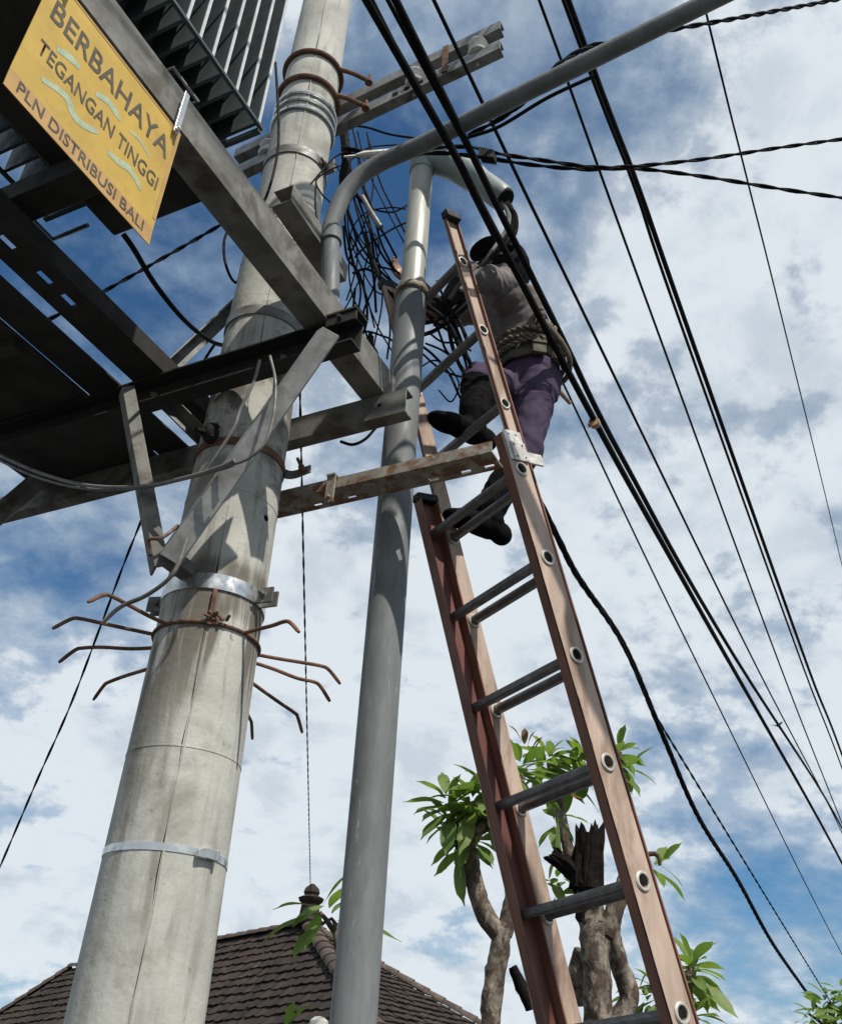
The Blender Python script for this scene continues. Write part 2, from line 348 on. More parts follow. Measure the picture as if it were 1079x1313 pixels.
def spline(pts, per=8):
    pts = [Vector(p) for p in pts]; out = []
    P = [pts[0]*2 - pts[1]] + pts + [pts[-1]*2 - pts[-2]]
    for i in range(1, len(P) - 2):
        for k in range(per):
            t = k/per; p0, p1, p2, p3 = P[i-1], P[i], P[i+1], P[i+2]
            out.append(0.5*((2*p1) + (p2 - p0)*t + (2*p0 - 5*p1 + 4*p2 - p3)*t*t + (3*p1 - p0 - 3*p2 + p3)*t**3))
    out.append(pts[-1]); return out
def resample(pts, step):
    out = [pts[0].copy()]; acc = 0
    for a, b in zip(pts[:-1], pts[1:]):
        L = (b - a).length
        if L < 1e-9: continue
        pos = step - acc
        while pos <= L: out.append(a.lerp(b, pos/L)); pos += step
        acc = (acc + L) % step
    out.append(pts[-1].copy()); return out
def twist(mb, pts, r, pitch, n=2, nseg=6, spread=0.95, ph0=0.0):
    pts = resample([Vector(p) for p in pts], pitch/7.0)
    for s_ in range(n):
        q = []
        for i, p in enumerate(pts):
            t = (pts[min(i + 1, len(pts) - 1)] - pts[max(i - 1, 0)]).normalized()
            ref = UP if abs(t.z) < 0.95 else Vector((1, 0, 0)); x = (ref - t*ref.dot(t)).normalized(); y = t.cross(x)
            a = 2*math.pi*(i/7.0 + s_/n) + ph0; q.append(p + (x*math.cos(a) + y*math.sin(a))*r*spread)
        mb.tube(q, r, nseg)
def channel(length_axis_pts, web, fl, t, wax, fax):
    """C outline: web along wax (0..web), flanges along fax (0..fl)"""
    prof = [(0, 0), (web, 0), (web, fl), (web - t, fl), (web - t, t), (t, t), (t, fl), (0, fl)]
    return MB().prism(length_axis_pts[0], length_axis_pts[1], prof, wax, fax)
def slotted(mb, p0, la, L, wa, Wd, ta, t, slots):
    """plate from p0: length L along la, width Wd along wa, thickness t along ta, slots (start, len, w0, w1)"""
    cuts = sorted(slots); x = 0.0
    def bx(a, b, c, d_):
        if b - a > 1e-5 and d_ - c > 1e-5: mb.box(p0 + la*((a + b)/2) + wa*((c + d_)/2) + ta*(t/2), la, wa, ta, (b - a)/2, (d_ - c)/2, t/2)
    for (s0, sl_, w0, w1) in cuts:
        bx(x, s0, 0, Wd); bx(s0, s0 + sl_, 0, w0); bx(s0, s0 + sl_, w1, Wd); x = s0 + sl_
    bx(x, L, 0, Wd)
    return mb
def bolt(mb, p, axis, r=0.012, h=0.016, stud=0.0):
    axis = Vector(axis).normalized(); mb.lathe(p, axis, [(r*1.35, 0), (r*1.35, 0.003)], 12); mb.lathe(Vector(p) + axis*0.003, axis, [(r, 0), (r, h), (r*0.8, h + 0.002)], 6)
    if stud: mb.lathe(Vector(p) + axis*h, axis, [(r*0.5, 0), (r*0.5, stud)], 8)

# ------------------------------------------------------------------ ground
g = MB(); g.add([(-150, -150, 0), (150, -150, 0), (150, 150, 0), (-150, 150, 0)], [(0, 1, 2, 3)])
tag(build('ground', g, 'asphalt'), None, None, kind='structure')

# ------------------------------------------------------------------ concrete pole
PX, PY = -0.644, 2.80
def prad(z): return 0.5*(0.347 - 0.0235*(z - 1.79))
def zfront(x, y): return atY(x, y, PY - 0.155).z
PC = Vector((PX, PY, 0)); PE, PD = PC.dot(E1), PC.dot(D1)
def on_pole(az, z, off=0.0):
    a = R(az); return Vector((PX + math.sin(a)*(prad(z) + off), PY + math.cos(a)*(prad(z) + off), z))
pole = thing('concrete_pole', PC, 'thick weathered grey concrete utility pole with rusty spikes and metal bands', 'utility pole')
m = MB(); m.lathe(PC, UP, [(prad(z), z) for z in [0, 0.5, 1, 1.5, 2, 2.5, 3, 3.5, 4, 4.5, 5, 5.5, 6, 7, 8, 9]], 64)
build('shaft', m, 'concrete', pole)
# mould seam: an uneven raised line down the shaft
m = MB(); seam = []
for i in range(120):
    z = 0.2 + i*0.07; seam.append(on_pole(170 + 1.0*math.sin(i*0.9), z, -0.0015 + 0.0016*random.random()))
m.tube(seam, [0.0030 + 0.0022*random.random() for _ in seam], 6); build('mould_seam', m, 'concrete', pole)
m = MB(); crack = []
for i in range(90):
    z = 0.4 + i*0.09; crack.append(on_pole(171.6 + 0.8*math.sin(i*1.7) + random.uniform(-.4, .4), z, -0.0012))
m.tube(crack, [0.0008 + 0.0016*random.random() for _ in crack], 5); build('mould_joint', m, 'char', pole)
for zz_ in (2.46, 3.33):
    m = MB(); m.lathe(PC, UP, [(prad(zz_) - 0.002, zz_ - 0.004), (prad(zz_) + 0.0014, zz_ - 0.002), (prad(zz_) + 0.0014, zz_ + 0.002), (prad(zz_) - 0.002, zz_ + 0.004)], 64, closed=False); build('casting_ring', m, 'concrete', pole)
def band(name, z, h, t, mat, n=64, rnd=False):
    m = MB(); r0 = prad(z)
    if rnd:
        pts = [PC + Vector((math.sin(a)*(r0 + t*0.6), math.cos(a)*(r0 + t*0.6), z)) for a in [2*math.pi*i/48 for i in range(49)]]
        m.tube(pts, t, 8, caps=False)
    else: m.lathe(PC, UP, [(prad(z - h/2) - 0.004, z - h/2), (prad(z - h/2) + t, z - h/2), (prad(z + h/2) + t, z + h/2), (prad(z + h/2) - 0.004, z + h/2)], n, closed=False)
    return build(name, m, mat, pole)
def radial(az): return Vector((math.sin(R(az)), math.cos(R(az)), 0)), Vector((math.cos(R(az)), -math.sin(R(az)), 0))
z_strap = zfront(205, 1087)
s_ = band('steel_strap', z_strap, 0.020, 0.002, 'bright_band')
m = MB(); rr, tt = radial(128)
p = on_pole(128, z_strap, 0.008); m.box(p, tt, rr, UP, 0.022, 0.008, 0.013); m.box(p + tt*0.03 + rr*0.002 - UP*0.006, tt, rr, UP, 0.016, 0.005, 0.009); m.box(p - tt*0.018 + rr*0.009, tt, rr, UP, 0.005, 0.004, 0.014)
build('buckle', m, 'bright_band', s_, bevel=0.002)
# ring of hooked iron spikes
z_ring = zfront(265, 799)
ring = band('spike_ring', z_ring, 0.03, 0.006, 'rust', rnd=True)
spk = [((138, 762), (120, 776)), ((97, 792), (69, 806)), ((101, 831), (77, 850)), ((136, 876), (115, 896)),
       ((368, 796), (381, 810)), ((417, 855), (436, 881)), ((407, 876), (434, 896)), ((380, 916), (389, 946)), ((322, 925), (320, 956))]
for k, (b_, t_) in enumerate(spk):
    zb = z_ring - 0.005*k % 0.02; pb = atZ(*b_, zb); dirh = (pb - PC); dirh.z = 0
    az = math.degrees(math.atan2(dirh.x, dirh.y)); root = on_pole(az, zb, -0.01); L = (pb - root).length
    tp = pb + dirh.normalized()*min(0.055, 0.2*L + 0.02) - UP*0.05
    m = MB(); m.tube(spline([root, root.lerp(pb, 0.35) - UP*random.uniform(0, .008), root.lerp(pb, 0.7) + UP*random.uniform(-.006, .01), pb - dirh.normalized()*0.015, pb + dirh.normalized()*0.012 - UP*0.008, tp], 5), [0.0062]*25 + [0.0045], 8)
    build('spike', m, 'rust', pole)
m = MB()   # twisted iron knot on the ring front
for k in range(7):
    p = on_pole(152 + 3*k, z_ring + random.uniform(-.005, .018), 0.012); m.tube([p, p + Vector((random.uniform(-.03, .03), -0.012, random.uniform(-.025, .03)))], 0.005, 6)
build('twisted_wire', m, 'rust', pole)
m = MB(); p = on_pole(168, z_ring, 0.008); m.box(p + UP*0.05, *[radial(168)[1], radial(168)[0], UP], 0.006, 0.005, 0.06); build('ring_strap', m, 'rust', pole)
# wide galvanised clamp with bolted ears
z_cl = zfront(285, 747)
cl = band('clamp_band', z_cl, 0.052, 0.006, 'bright_band')
for az in (112, -78):
    rr, tt = radial(az); m = MB(); p = on_pole(az, z_cl, 0.028)
    for o_ in (-0.016, 0.016): m.box(p + tt*o_, rr, tt, UP, 0.034, 0.004, 0.026)
    bolt(m, p + tt*0.02, tt, 0.010, 0.012, 0.018); bolt(m, p - tt*0.02, -tt, 0.010, 0.01); build('clamp_ear', m, 'galv', cl, bevel=0.0015)
for (pxy, h, t, mt) in (((300, 565), 0.03, 0.005, 'rust'), ((335, 395), 0.045, 0.006, 'galv'), ((392, 186), 0.05, 0.006, 'galv')):
    band('pole_band', zfront(*pxy), h, t, mt)
for pxy in ((398, 133), (398, 122), (400, 113)): band('wound_wire', zfront(*pxy), 0.02, 0.010, 'bright_band', rnd=True)
for pxy in ((402, 93), (408, 60)):
    zb = zfront(*pxy); b_ = band('rusty_hoop', zb, 0.02, 0.013, 'rust', rnd=True)
    m = MB(); p = on_pole(110, zb, 0.012); m.tube(spline([p, p + E1*0.05 + D1*0.03 - UP*0.015, p + E1*0.11 + D1*0.09 - UP*0.03], 5), 0.011, 8); bolt(m, p + E1*0.11 + D1*0.09 - UP*0.045, UP, 0.014, 0.03, 0.03); build('hoop_tail', m, 'rust', b_)
zb = zfront(392, 186); m = MB()
p = on_pole(105, zb, 0.02); m.box(p, E1, D1, UP, 0.03, 0.012, 0.02); bolt(m, p - D1*0.014, -D1, 0.012, 0.02, 0.03); bolt(m, p + UP*0.02 + E1*0.02, UP, 0.009, 0.015, 0.03); build('anchor_bolt', m, 'galv', pole)
m = MB(); p = on_pole(-150, zfront(300, 565) + 0.03, 0.02); m.ellipsoid(p, E1, D1, UP, 0.03, 0.03, 0.04, 10, 8)
for k in range(5): m.tube([p, p + Vector((random.uniform(-.04, .04), random.uniform(-.05, 0), random.uniform(-.05, .03)))], 0.010, 6)
build('wire_clamp', m, 'black_old', pole)
m = MB(); p = on_pole(120, 3.27, -0.02); m.lathe(p, radial(120)[0], [(0.011, 0), (0.011, 0.0215)], 10); build('bolt_hole', m, 'char', pole)

# ------------------------------------------------------------------ steel platform of the transformer
plat = thing('steel_platform', PC + UP*3.65, 'steel channel platform with diagonal braces clamped round the concrete pole', 'platform')
XE = -1.305
def gch(name, e0, e1, d, z0, web, fl, sgn, mat='beam'):
    m = channel((G(e0, d, z0), G(e1, d, z0)), web, fl, 0.008, UP, D1*sgn); return build(name, m, mat, plat, bevel=0.0015)
gch('cross_beam', -3.32, XE, 2.010, 3.722, 0.118, 0.064, -1, 'shaded_beam')
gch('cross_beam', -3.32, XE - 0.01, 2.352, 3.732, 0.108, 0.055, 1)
m = channel((G(-1.408, -0.35, 3.845), G(-1.408, 2.43, 3.845)), 0.132, 0.096, 0.008, UP, -E1); build('rail_beam', m, 'beam', plat, bevel=0.0015)
def rail(e0, e1, slots, side):
    m = MB(); slotted(m, G(e0, -0.35, 3.845), D1, 2.78, E1, e1 - e0, UP, 0.008, [(d + 0.35 - 0.03, 0.06, (e1 - e0)*0.5 - 0.013, (e1 - e0)*0.5 + 0.013) for d in slots])
    fe = e1 - 0.008 if side > 0 else e0
    m.gbox(fe, fe + 0.008, -0.35, 2.43, 3.8535, 3.92); build('rail_beam', m, 'shaded_beam', plat)
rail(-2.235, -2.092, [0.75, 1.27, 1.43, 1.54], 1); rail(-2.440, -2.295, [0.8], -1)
m = MB(); m.gbox(-3.085, -2.462, 0.35, 2.42, 3.85, 3.862)
for d_ in (0.6, 1.1, 1.6): m.gbox(-3.07, -2.47, d_, d_ + 0.05, 3.81, 3.849)
build('deck_plate', m, 'deck', plat)
m = MB(); m.gbox(-3.10, -2.30, 2.06, 2.33, 3.846, 3.856); build('deck_plate', m, 'deck', plat)
def angle_bar(name, p0, p1, a, b, w=0.05, t=0.006, mat='galv'):
    p0, p1 = Vector(p0), Vector(p1); ax = (p1 - p0).normalized(); a = (Vector(a) - ax*Vector(a).dot(ax)).normalized(); b = (Vector(b) - ax*Vector(b).dot(ax)); b = (b - a*b.dot(a)).normalized()
    m = MB().prism(p0, p1, [(0, 0), (w, 0), (w, t), (t, t), (t, w), (0, w)], a, b); return build(name, m, mat, plat, bevel=0.001)
# V brace in front of the pole
def front_brace(e0, z0, e1, z1, w, dd, flip):
    p0, p1 = G(e0, dd, z0), G(e1, dd, z1); ax = (p1 - p0).normalized(); side = (E1*flip - ax*(E1*flip).dot(ax)).normalized()
    k = 0.62; t = 0.008; prof = [(0, 0), (w, w*k), (w - t*0.3, w*k + t), (0, t*1.2), (-w + t*0.3, w*k + t), (-w, w*k)]   # angle iron, ridge to the street
    m = MB().prism(p0, p1, prof, side, D1); return build('diagonal_brace', m, 'brace_zinc' if flip > 0 else 'beam', plat, bevel=0.0015)
front_brace(-1.365, 3.73, -1.825, 2.985, 0.052, 1.868, 1)
front_brace(-2.195, 3.75, -1.85, 2.955, 0.034, 1.878, -1)
m = MB(); m.gbox(-1.885, -1.825, 1.935, 2.03, 2.995, 3.035); build('gusset', m, 'beam', plat, bevel=0.002)
m = MB(); m.tube(spline([G(-1.80, 1.885, 3.09), G(-1.83, 1.86, 3.04), G(-1.89, 1.87, 3.05), G(-1.88, 1.88, 3.0)], 5), 0.006, 6); build('bent_rod', m, 'rust_galv', plat)
# rear tie from the pole band down to the slotted rail
angle_bar('tie_brace', atY(318, 366, 2.93), atZ(196, 480, 3.93), (0.6, -0.75, 0.1), (0, 0, -1), 0.055, mat='galv')
angle_bar('tie_brace', G(-2.2, 2.05, 3.84), G(-2.02, 2.34, 3.64), (0.9, -0.4, 0.1), (0, 0, -1), 0.05)
angle_bar('tie_brace', atE(52, 608, -3.02), atE(-70, 712, -3.3), (0.4, -0.8, 0.3), (0, 0, -1), 0.06)
# cleats and bolts at the ends of the beams
m = MB(); m.gbox(-1.405, -1.29, 1.935, 1.944, 3.800, 3.838); m.gbox(-1.405, -1.288, 1.93, 2.01, 3.842, 3.852); bolt(m, G(-1.35, 1.934, 3.82), -D1, 0.008, 0.010); build('cleat', m, 'shaded_beam', plat, bevel=0.002)
for (e_, d_, z_) in ((-2.16, 2.001, 3.79), (-1.60, 2.001, 3.78)):
    m = MB(); bolt(m, G(e_, d_, z_), -D1, 0.010, 0.012, 0.01); build('bolt', m, 'rust_galv', plat)
m = MB(); m.lathe(G(-1.42, 2.3505, 3.79), -D1, [(0.008, -0.003), (0.008, 0.0003)], 12); build('bolt_hole', m, 'char', plat)

# ------------------------------------------------------------------ transformer
tr = thing('transformer', G(-1.88, 0.8, 3.985), 'dark grey finned power transformer standing on the steel rails', 'transformer')
m = MB(); m.gbox(-2.03, -1.62, 0.12, 1.53, 4.082, 5.32); build('tank', m, 'deck', tr, bevel=0.01)
for d_ in (0.25, 1.22):
    m = MB(); m.gbox(-2.24, -1.56, d_, d_ + 0.10, 3.992, 4.078); build('skid', m, 'deck', tr, bevel=0.003)
m = MB(); m.gbox(-2.15, -1.60, 0.09, 1.56, 5.325, 5.36); build('lid', m, 'fin', tr, bevel=0.004)
for k in range(3):
    m = MB(); m.lathe(G(-1.88, 0.4 + 0.37*k, 5.36), UP, [(0.05, 0), (0.05, .06), (0.08, .07), (0.045, .09), (0.045, .14), (0.075, .15), (0.04, .17), (0.04, .22), (0.065, .23), (0.02, .26), (0.012, .36)], 20); build('bushing', m, 'white_ceramic', tr)
def fin_mesh(sgn):
    m = MB(); dd = 0.011
    m.gbox(0 if sgn > 0 else -0.205, 0.204 if sgn > 0 else 0, -dd/2, dd/2, 0.0, 1.0); o = 0.205*sgn
    m.gbox(o - 0.001*sgn, o + 0.002*sgn, -dd/2, dd/2, -0.002, 1.002, mi=1)
    me = m.mesh('fin'); me.materials.append(M['fin']); me.materials.append(M['fin_edge']); return me
FR, FL = fin_mesh(1), fin_mesh(-1)
for k in range(20):
    for me, e_ in ((FR, -1.63), (FL, -2.13)):
        o = bpy.data.objects.new('fin', me); COL.objects.link(o); o.parent = tr; o.location = G(e_, 1.455 - 0.0622*k, 4.268) - wloc(tr)
for e_, n_ in ((-1.425, 1), (-2.335, -1)):
    m = MB(); m.gbox(e_ - 0.006, e_ + 0.006, 0.24, 1.475, 4.252, 4.264); m.gbox(e_ - 0.2*n_ - 0.02, e_ - 0.2*n_ + 0.02, 0.24, 1.475, 4.235, 4.264); m.gbox(min(e_, e_ - 0.2*n_), max(e_, e_ - 0.2*n_), 1.458, 1.475, 4.235, 4.25); build('fin_rail', m, 'fin', tr)
m = MB(); q = [G(-1.60, 1.16, 4.2), G(-1.52, 1.16, 4.2), G(-1.52, 1.28, 4.2), G(-1.60, 1.28, 4.2)]
m.tube(q + [q[0]], 0.006, 6); build('lifting_eye', m, 'galv', tr)
m = MB(); q = [G(-2.14, 1.40, 4.16), G(-2.30, 1.40, 4.16), G(-2.30, 1.50, 4.16), G(-2.14, 1.50, 4.16)]; m.tube(q, 0.008, 6); build('lifting_eye', m, 'fin', tr)

# ------------------------------------------------------------------ warning sign
SE = -1.400
sg = thing('warning_sign', G(SE, 0.92, 3.6), 'yellow metal high voltage warning sign hanging below the platform rail', 'sign')
m = MB(); t_ = 0.0012
def sg_e(z): return SE + (0.004*((3.47 - z)/0.09)**2 if z < 3.47 else 0.0)
zs = [3.386, 3.405, 3.425, 3.445, 3.470, 3.56, 3.66, 3.76, 3.816]; vs = []; fs = []
for z in zs:
    for d_ in (0.682, 1.155): vs += [G(sg_e(z) + t_, d_, z), G(sg_e(z) - t_, d_, z)]
for i in range(len(zs) - 1):
    a, b = 4*i, 4*i + 4; fs += [(a, a + 2, b + 2, b), (a + 1, b + 1, b + 3, a + 3), (a, b, b + 1, a + 1), (a + 2, a + 3, b + 3, b + 2)]
fs += [(0, 1, 3, 2), (4*(len(zs)-1), 4*(len(zs)-1) + 2, 4*(len(zs)-1) + 3, 4*(len(zs)-1) + 1)]
m.add(vs, fs, 0)
for i in range(0, 3): m.mi[4*i] = 1  # faded bottom strip, with the shade of its bend painted in
plate = build('plate', m, ['sign', 'sign_edge'], sg)
m = MB()
for (a, b, c, d_) in ((0.684, 1.153, 3.808, 3.814), (1.143, 1.153, 3.474, 3.808)): m.gbox(SE + 0.0016, SE + 0.0022, a, b, c, d_)
build('faded_border', m, 'sign_edge', sg)
def text_line(txt, d0, d1_, z0, cap, lean=0.0):
    cu = bpy.data.curves.new('t', 'FONT'); cu.body = txt; cu.size = 1.0; cu.offset = 0.012; cu.resolution_u = 3; cu.extrude = 0.0
    ob = bpy.data.objects.new('t', cu); COL.objects.link(ob); dg = bpy.context.evaluated_depsgraph_get(); dg.update()
    me = bpy.data.meshes.new_from_object(ob.evaluated_get(dg)); COL.objects.unlink(ob); bpy.data.objects.remove(ob)
    xs = [v.co.x for v in me.vertices]; ys = [v.co.y for v in me.vertices]; x0, x1, y1 = min(xs), max(xs), 0.70
    org = wloc(sg)
    for v in me.vertices:
        z = z0 + v.co.y/y1*cap
        v.co = G(sg_e(z) + 0.0022, d0 + (v.co.x - x0)/(x1 - x0)*(d1_ - d0), z) - org
    me.materials.append(M['ink']); o = bpy.data.objects.new('lettering', me); COL.objects.link(o); o.parent = sg; o['label'] = 'dark lettering reading ' + txt
text_line('BERBAHAYA', 0.712, 1.131, 3.683, 0.070)
text_line('TEGANGAN TINGGI', 0.716, 1.128, 3.558, 0.046)
text_line('PLN DISTRIBUSI BALI', 0.711, 1.123, 3.403, 0.036)
waves = [[(0.756, 3.622), (0.79, 3.639), (0.824, 3.645)], [(0.752, 3.502), (0.791, 3.521), (0.823, 3.528), (0.846, 3.508), (0.87, 3.504), (0.892, 3.512), (0.922, 3.533)],
         [(0.884, 3.627), (0.919, 3.646), (0.948, 3.643), (0.972, 3.638)], [(1.004, 3.638), (1.039, 3.647), (1.081, 3.633)], [(0.966, 3.512), (1.0, 3.518), (1.031, 3.532), (1.062, 3.528), (1.085, 3.511)]]
for k, wv in enumerate(waves):
    pts = spline([Vector((d_, z, 0)) for d_, z in wv], 6); m = MB(); hw = 0.0105 if k != 3 else 0.0045; vs = []
    for i, p in enumerate(pts):
        t = (pts[min(i + 1, len(pts) - 1)] - pts[max(0, i - 1)]).normalized(); nn = Vector((-t.y, t.x, 0)); h = hw*(0.55 + 0.45*math.sin(math.pi*min(1, max(0, i/(len(pts) - 1)*0.9 + 0.05)))) 
        for s_ in (1, -1): q = p + nn*h*s_; vs.append(G(SE + 0.0018, q.x, q.y))
    m.add(vs, [(2*i, 2*i + 1, 2*i + 3, 2*i + 2) for i in range(len(pts) - 1)]); build('wave_mark', m, 'wave', sg)
m = MB(); m.box(G(SE + 0.012, 1.128, 3.868), D1, E1, UP, 0.0095, 0.003, 0.085); bolt(m, G(SE + 0.015, 1.128, 3.795), E1, 0.006, 0.007); build('hanging_strap', m, 'bright_band', sg, bevel=0.001)
m = MB(); m.box(G(SE + 0.012, 0.72, 3.868), D1, E1, UP, 0.0095, 0.003, 0.085); bolt(m, G(SE + 0.015, 0.72, 3.795), E1, 0.006, 0.007); build('hanging_strap', m, 'bright_band', sg, bevel=0.001)

# ------------------------------------------------------------------ upper crossarm with spool insulators
UD = PD + 0.145
def uz(e, base): return base + 0.115*(e + 1.6)
ua = thing('crossarm', G(-1.6, UD, 5.6), 'double steel channel crossarm with white spool insulators high on the pole', 'crossarm')
zl, zu = 5.60, 5.755
for z0 in (zl, zu):
    m = channel((G(-2.40, UD, uz(-2.40, z0)), G(-0.965, UD, uz(-0.965, z0))), 0.062, 0.05, 0.006, UP, D1); build('channel', m, 'galv', ua, bevel=0.0015)
for e_ in (atD(611, 37, UD).dot(E1), atD(531, 82, UD).dot(E1), atD(341, 186, UD).dot(E1)):
    b0 = G(e_, UD + 0.022, uz(e_, zl) + 0.065); m = MB(); m.lathe(b0, UP, [(0.03, 0), (0.042, 0.004), (0.046, 0.014), (0.040, 0.024), (0.028, 0.030), (0.026, 0.043), (0.028, 0.056), (0.040, 0.062), (0.046, 0.072), (0.042, 0.082), (0.03, 0.087)], 24)
    sp_ = build('spool_insulator', m, 'white_ceramic', ua)
    m = MB(); m.lathe(b0 - UP*0.09, UP, [(0.008, 0), (0.008, 0.26)], 8); build('pin', m, 'galv', sp_)
e_ = atD(572, 60, UD).dot(E1); m = MB(); m.box(G(e_, UD - 0.005, uz(e_, zl) + 0.11), E1, D1, UP, 0.013, 0.004, 0.10); build('spacer_plate', m, 'rust', ua)
for e_ in (-1.50, -1.44, -1.37):
    m = MB(); m.gbox(e_, e_ + 0.028, UD - 0.002, UD - 0.0005, uz(e_, zl) + 0.02, uz(e_, zl) + 0.042); build('slot', m, 'char', ua)

# ------------------------------------------------------------------ rusty mounting bracket that holds the tube pole
rb = thing('mounting_bracket', G(-1.5, 2.36, 3.4), 'rusty slotted steel angle bracket running from concrete pole past tube pole', 'bracket')
m = MB(); RL = 1.0; p0 = G(-1.985, 2.362, 3.474)
m.box(p0 + E1*RL/2 + UP*0.0215 + D1*0.003, E1, D1, UP, RL/2, 0.003, 0.0215)
slotted(m, p0 + D1*0.0065, E1, RL, D1, 0.095, UP, 0.006, [(x, 0.035, 0.062, 0.078) for x in (0.28, 0.42, 0.74, 0.86, 0.945)]); build('angle', m, 'rust_galv', rb)
m = MB(); p = G(-1.585, 2.35, 3.462); m.box(p, E1, D1, UP, 0.017, 0.004, 0.055); m.box(p + UP*0.059 + D1*0.02, E1, D1, UP, 0.017, 0.03, 0.004); bolt(m, p - D1*0.005 - UP*0.035, -D1, 0.007, 0.006); build('clip', m, 'rust_galv', rb, bevel=0.001)
m = MB(); q = spline([atD(330, 570, 2.33), atD(346, 586, 2.30), atD(358, 603, 2.28), atD(374, 609, 2.28), atD(398, 601, 2.28)], 6)
for a, b in zip(q[:-1], q[1:]):
    ax = (b - a).normalized(); sd_ = UP.cross(ax).normalized(); m.box((a + b)/2, ax, sd_, ax.cross(sd_), (b - a).length*0.55, 0.003, 0.016)
build('hook_strap', m, 'galv', rb)
m = MB(); bolt(m, atD(388, 603, 2.27), -D1 + E1*0.3, 0.012, 0.02, 0.05); build('rusty_bolt', m, 'rust', rb)

# ------------------------------------------------------------------ grey tube pole
GY = 2.92; GX = atY(497, 760, GY).x
gp = thing('tube_pole', (GX, GY, 0), 'tall smooth grey steel tube pole between concrete pole and ladder', 'tube pole')
zc_ = atY(527, 365, GY - 0.05).z; zt_ = atY(541, 207, GY).z; B0 = Vector((GX, GY, 0))
m = MB(); m.lathe(B0, UP, [(0.0635, 0), (0.0635, zc_ - 0.02), (0.058, zc_)], 40); build('lower_tube', m, 'galv_pole', gp)
m = MB(); m.lathe(B0, UP, [(0.0515, zc_ - 0.1), (0.0515, zt_ - 0.005), (0.049, zt_)], 40); build('upper_tube', m, 'galv_pole_old', gp)
m = MB()
for k in range(3):
    m.tube([B0 + Vector((math.cos(a)*(0.066 - 0.004*k), math.sin(a)*(0.066 - 0.004*k), zc_ - 0.012 + 0.013*k + 0.004*math.sin(3*a + k))) for a in [2*math.pi*i/32 for i in range(33)]], 0.010, 8, caps=False)
build('binding_ring', m, 'rust_galv', gp)
m = MB(); a = Vector((GX, GY, zt_ - 0.02)); q = [a - UP*0.06, a + UP*0.03, atY(556, 205, GY - 0.01), atY(585, 215, GY - 0.02), atY(615, 233, GY - 0.03), atY(647, 256, GY - 0.05)]
m.tube(spline(q, 6), [0.056]*7 + [0.060]*6 + [0.066]*11 + [0.060]*6 + [0.052], 24); hd = build('entrance_elbow', m, 'pvc', gp)
m = MB(); m.tube([atY(646.5, 255.5, GY - 0.05), atY(648.5, 257, GY - 0.051)], 0.046, 20); build('elbow_mouth', m, 'char', hd)

# ------------------------------------------------------------------ lamp arm
la = thing('lamp_arm', G(-1.46, 2.05, 3.99), 'bent grey conduit street lamp arm rising right from the platform corner', 'lamp arm')
p0, p1, p2, p3 = atY(423, 400, 2.50), atY(424, 290, 2.505), atY(443, 246, 2.49), atY(478, 214, 2.46)
p4, p5, p6 = atY(545, 183, 2.38), atY(700, 105, 2.14), atY(922, -5, 1.86); p7 = p6 + (p6 - p5)*0.9
q = [p0, p0.lerp(p1, .5)] + spline([p1, p2, p3, p4], 8) + spline([p4, p5, p6, p7], 10)[1:]
m = MB(); m.tube(q, 0.0335, 28); build('tube', m, 'galv_pole', la)
m = MB(); ax = (p1 - p0).normalized(); m.lathe(p1 - ax*0.09, ax, [(0.034, 0), (0.041, 0.0), (0.041, 0.06), (0.0345, 0.065)], 28); build('socket', m, 'galv_pole', la)
m = MB(); m.lathe(p0, ax, [(0.034, -0.005), (0.036, 0), (0.036, 0.05), (0.034, 0.055)], 24); build('foot_sleeve', m, 'bright_band', la)
m = MB(); dd_ = (p7 - p5).normalized(); sx = dd_.cross(UP).normalized(); m.ellipsoid(p7 + dd_*0.25, dd_, sx, dd_.cross(sx), 0.32, 0.12, 0.07, 20, 12); build('lamp_head', m, 'galv', la)
br = MB(); p = G(-1.530, 1.80, 4.335)
br = channel((p, p + D1*0.40 - UP*0.02), 0.085, 0.085, 0.006, UP, -E1); build('arm_bracket', br, 'old_steel', la, bevel=0.0015)
m = MB(); bolt(m, G(-1.64, 1.86, 4.30), -D1, 0.012, 0.02, 0.03); m.box(G(-1.66, 1.90, 4.285), E1, D1, UP, 0.035, 0.05, 0.008); build('bracket_bolt', m, 'old_steel', la)

# ------------------------------------------------------------------ extension ladder
L0 = Vector((0.30133, 2.44028, 3.33021)); LU = Vector((-.26262, -.09876, .95983)); LR = Vector((-.25705, .37648, -.03777)); LW = LR.length
RH = LR.normalized(); RH = (RH - LU*RH.dot(LU)).normalized(); LN = RH.cross(LU).normalized()
if LN.x < 0: LN = -LN
def LP(t, m, n): return L0 + LU*t + RH*(m*LW) + LN*n
lad = thing('extension_ladder', LP(-3.28, 0.5, 0), 'long fibreglass extension ladder with grey double rungs leaning towards the poles', 'ladder')
def rail_section(name, m0, inward, n0, hw, t0, t1, fl, webs):
    """a rail: web plates at position m0 (fraction of width), flanges pointing along RH*inward"""
    root = build(name, MB().box(LP((t0 + t1)/2, m0, n0) - RH*inward*0.0015, LU, RH, LN, (t1 - t0)/2, 0.0015, hw), webs[0], lad, bevel=0.0006)
    build('inner_web', MB().box(LP((t0 + t1)/2, m0, n0) + RH*inward*0.0017, LU, RH, LN, (t1 - t0)/2, 0.0015, hw - 0.0005), webs[1], root)
    for s_ in (-1, 1):
        build('flange', MB().box(LP((t0 + t1)/2, m0, n0) + RH*inward*(fl/2 + 0.0035) + LN*s_*(hw - 0.003), LU, RH, LN, (t1 - t0)/2, fl/2, 0.003), webs[2], root, bevel=0.001)
    return root
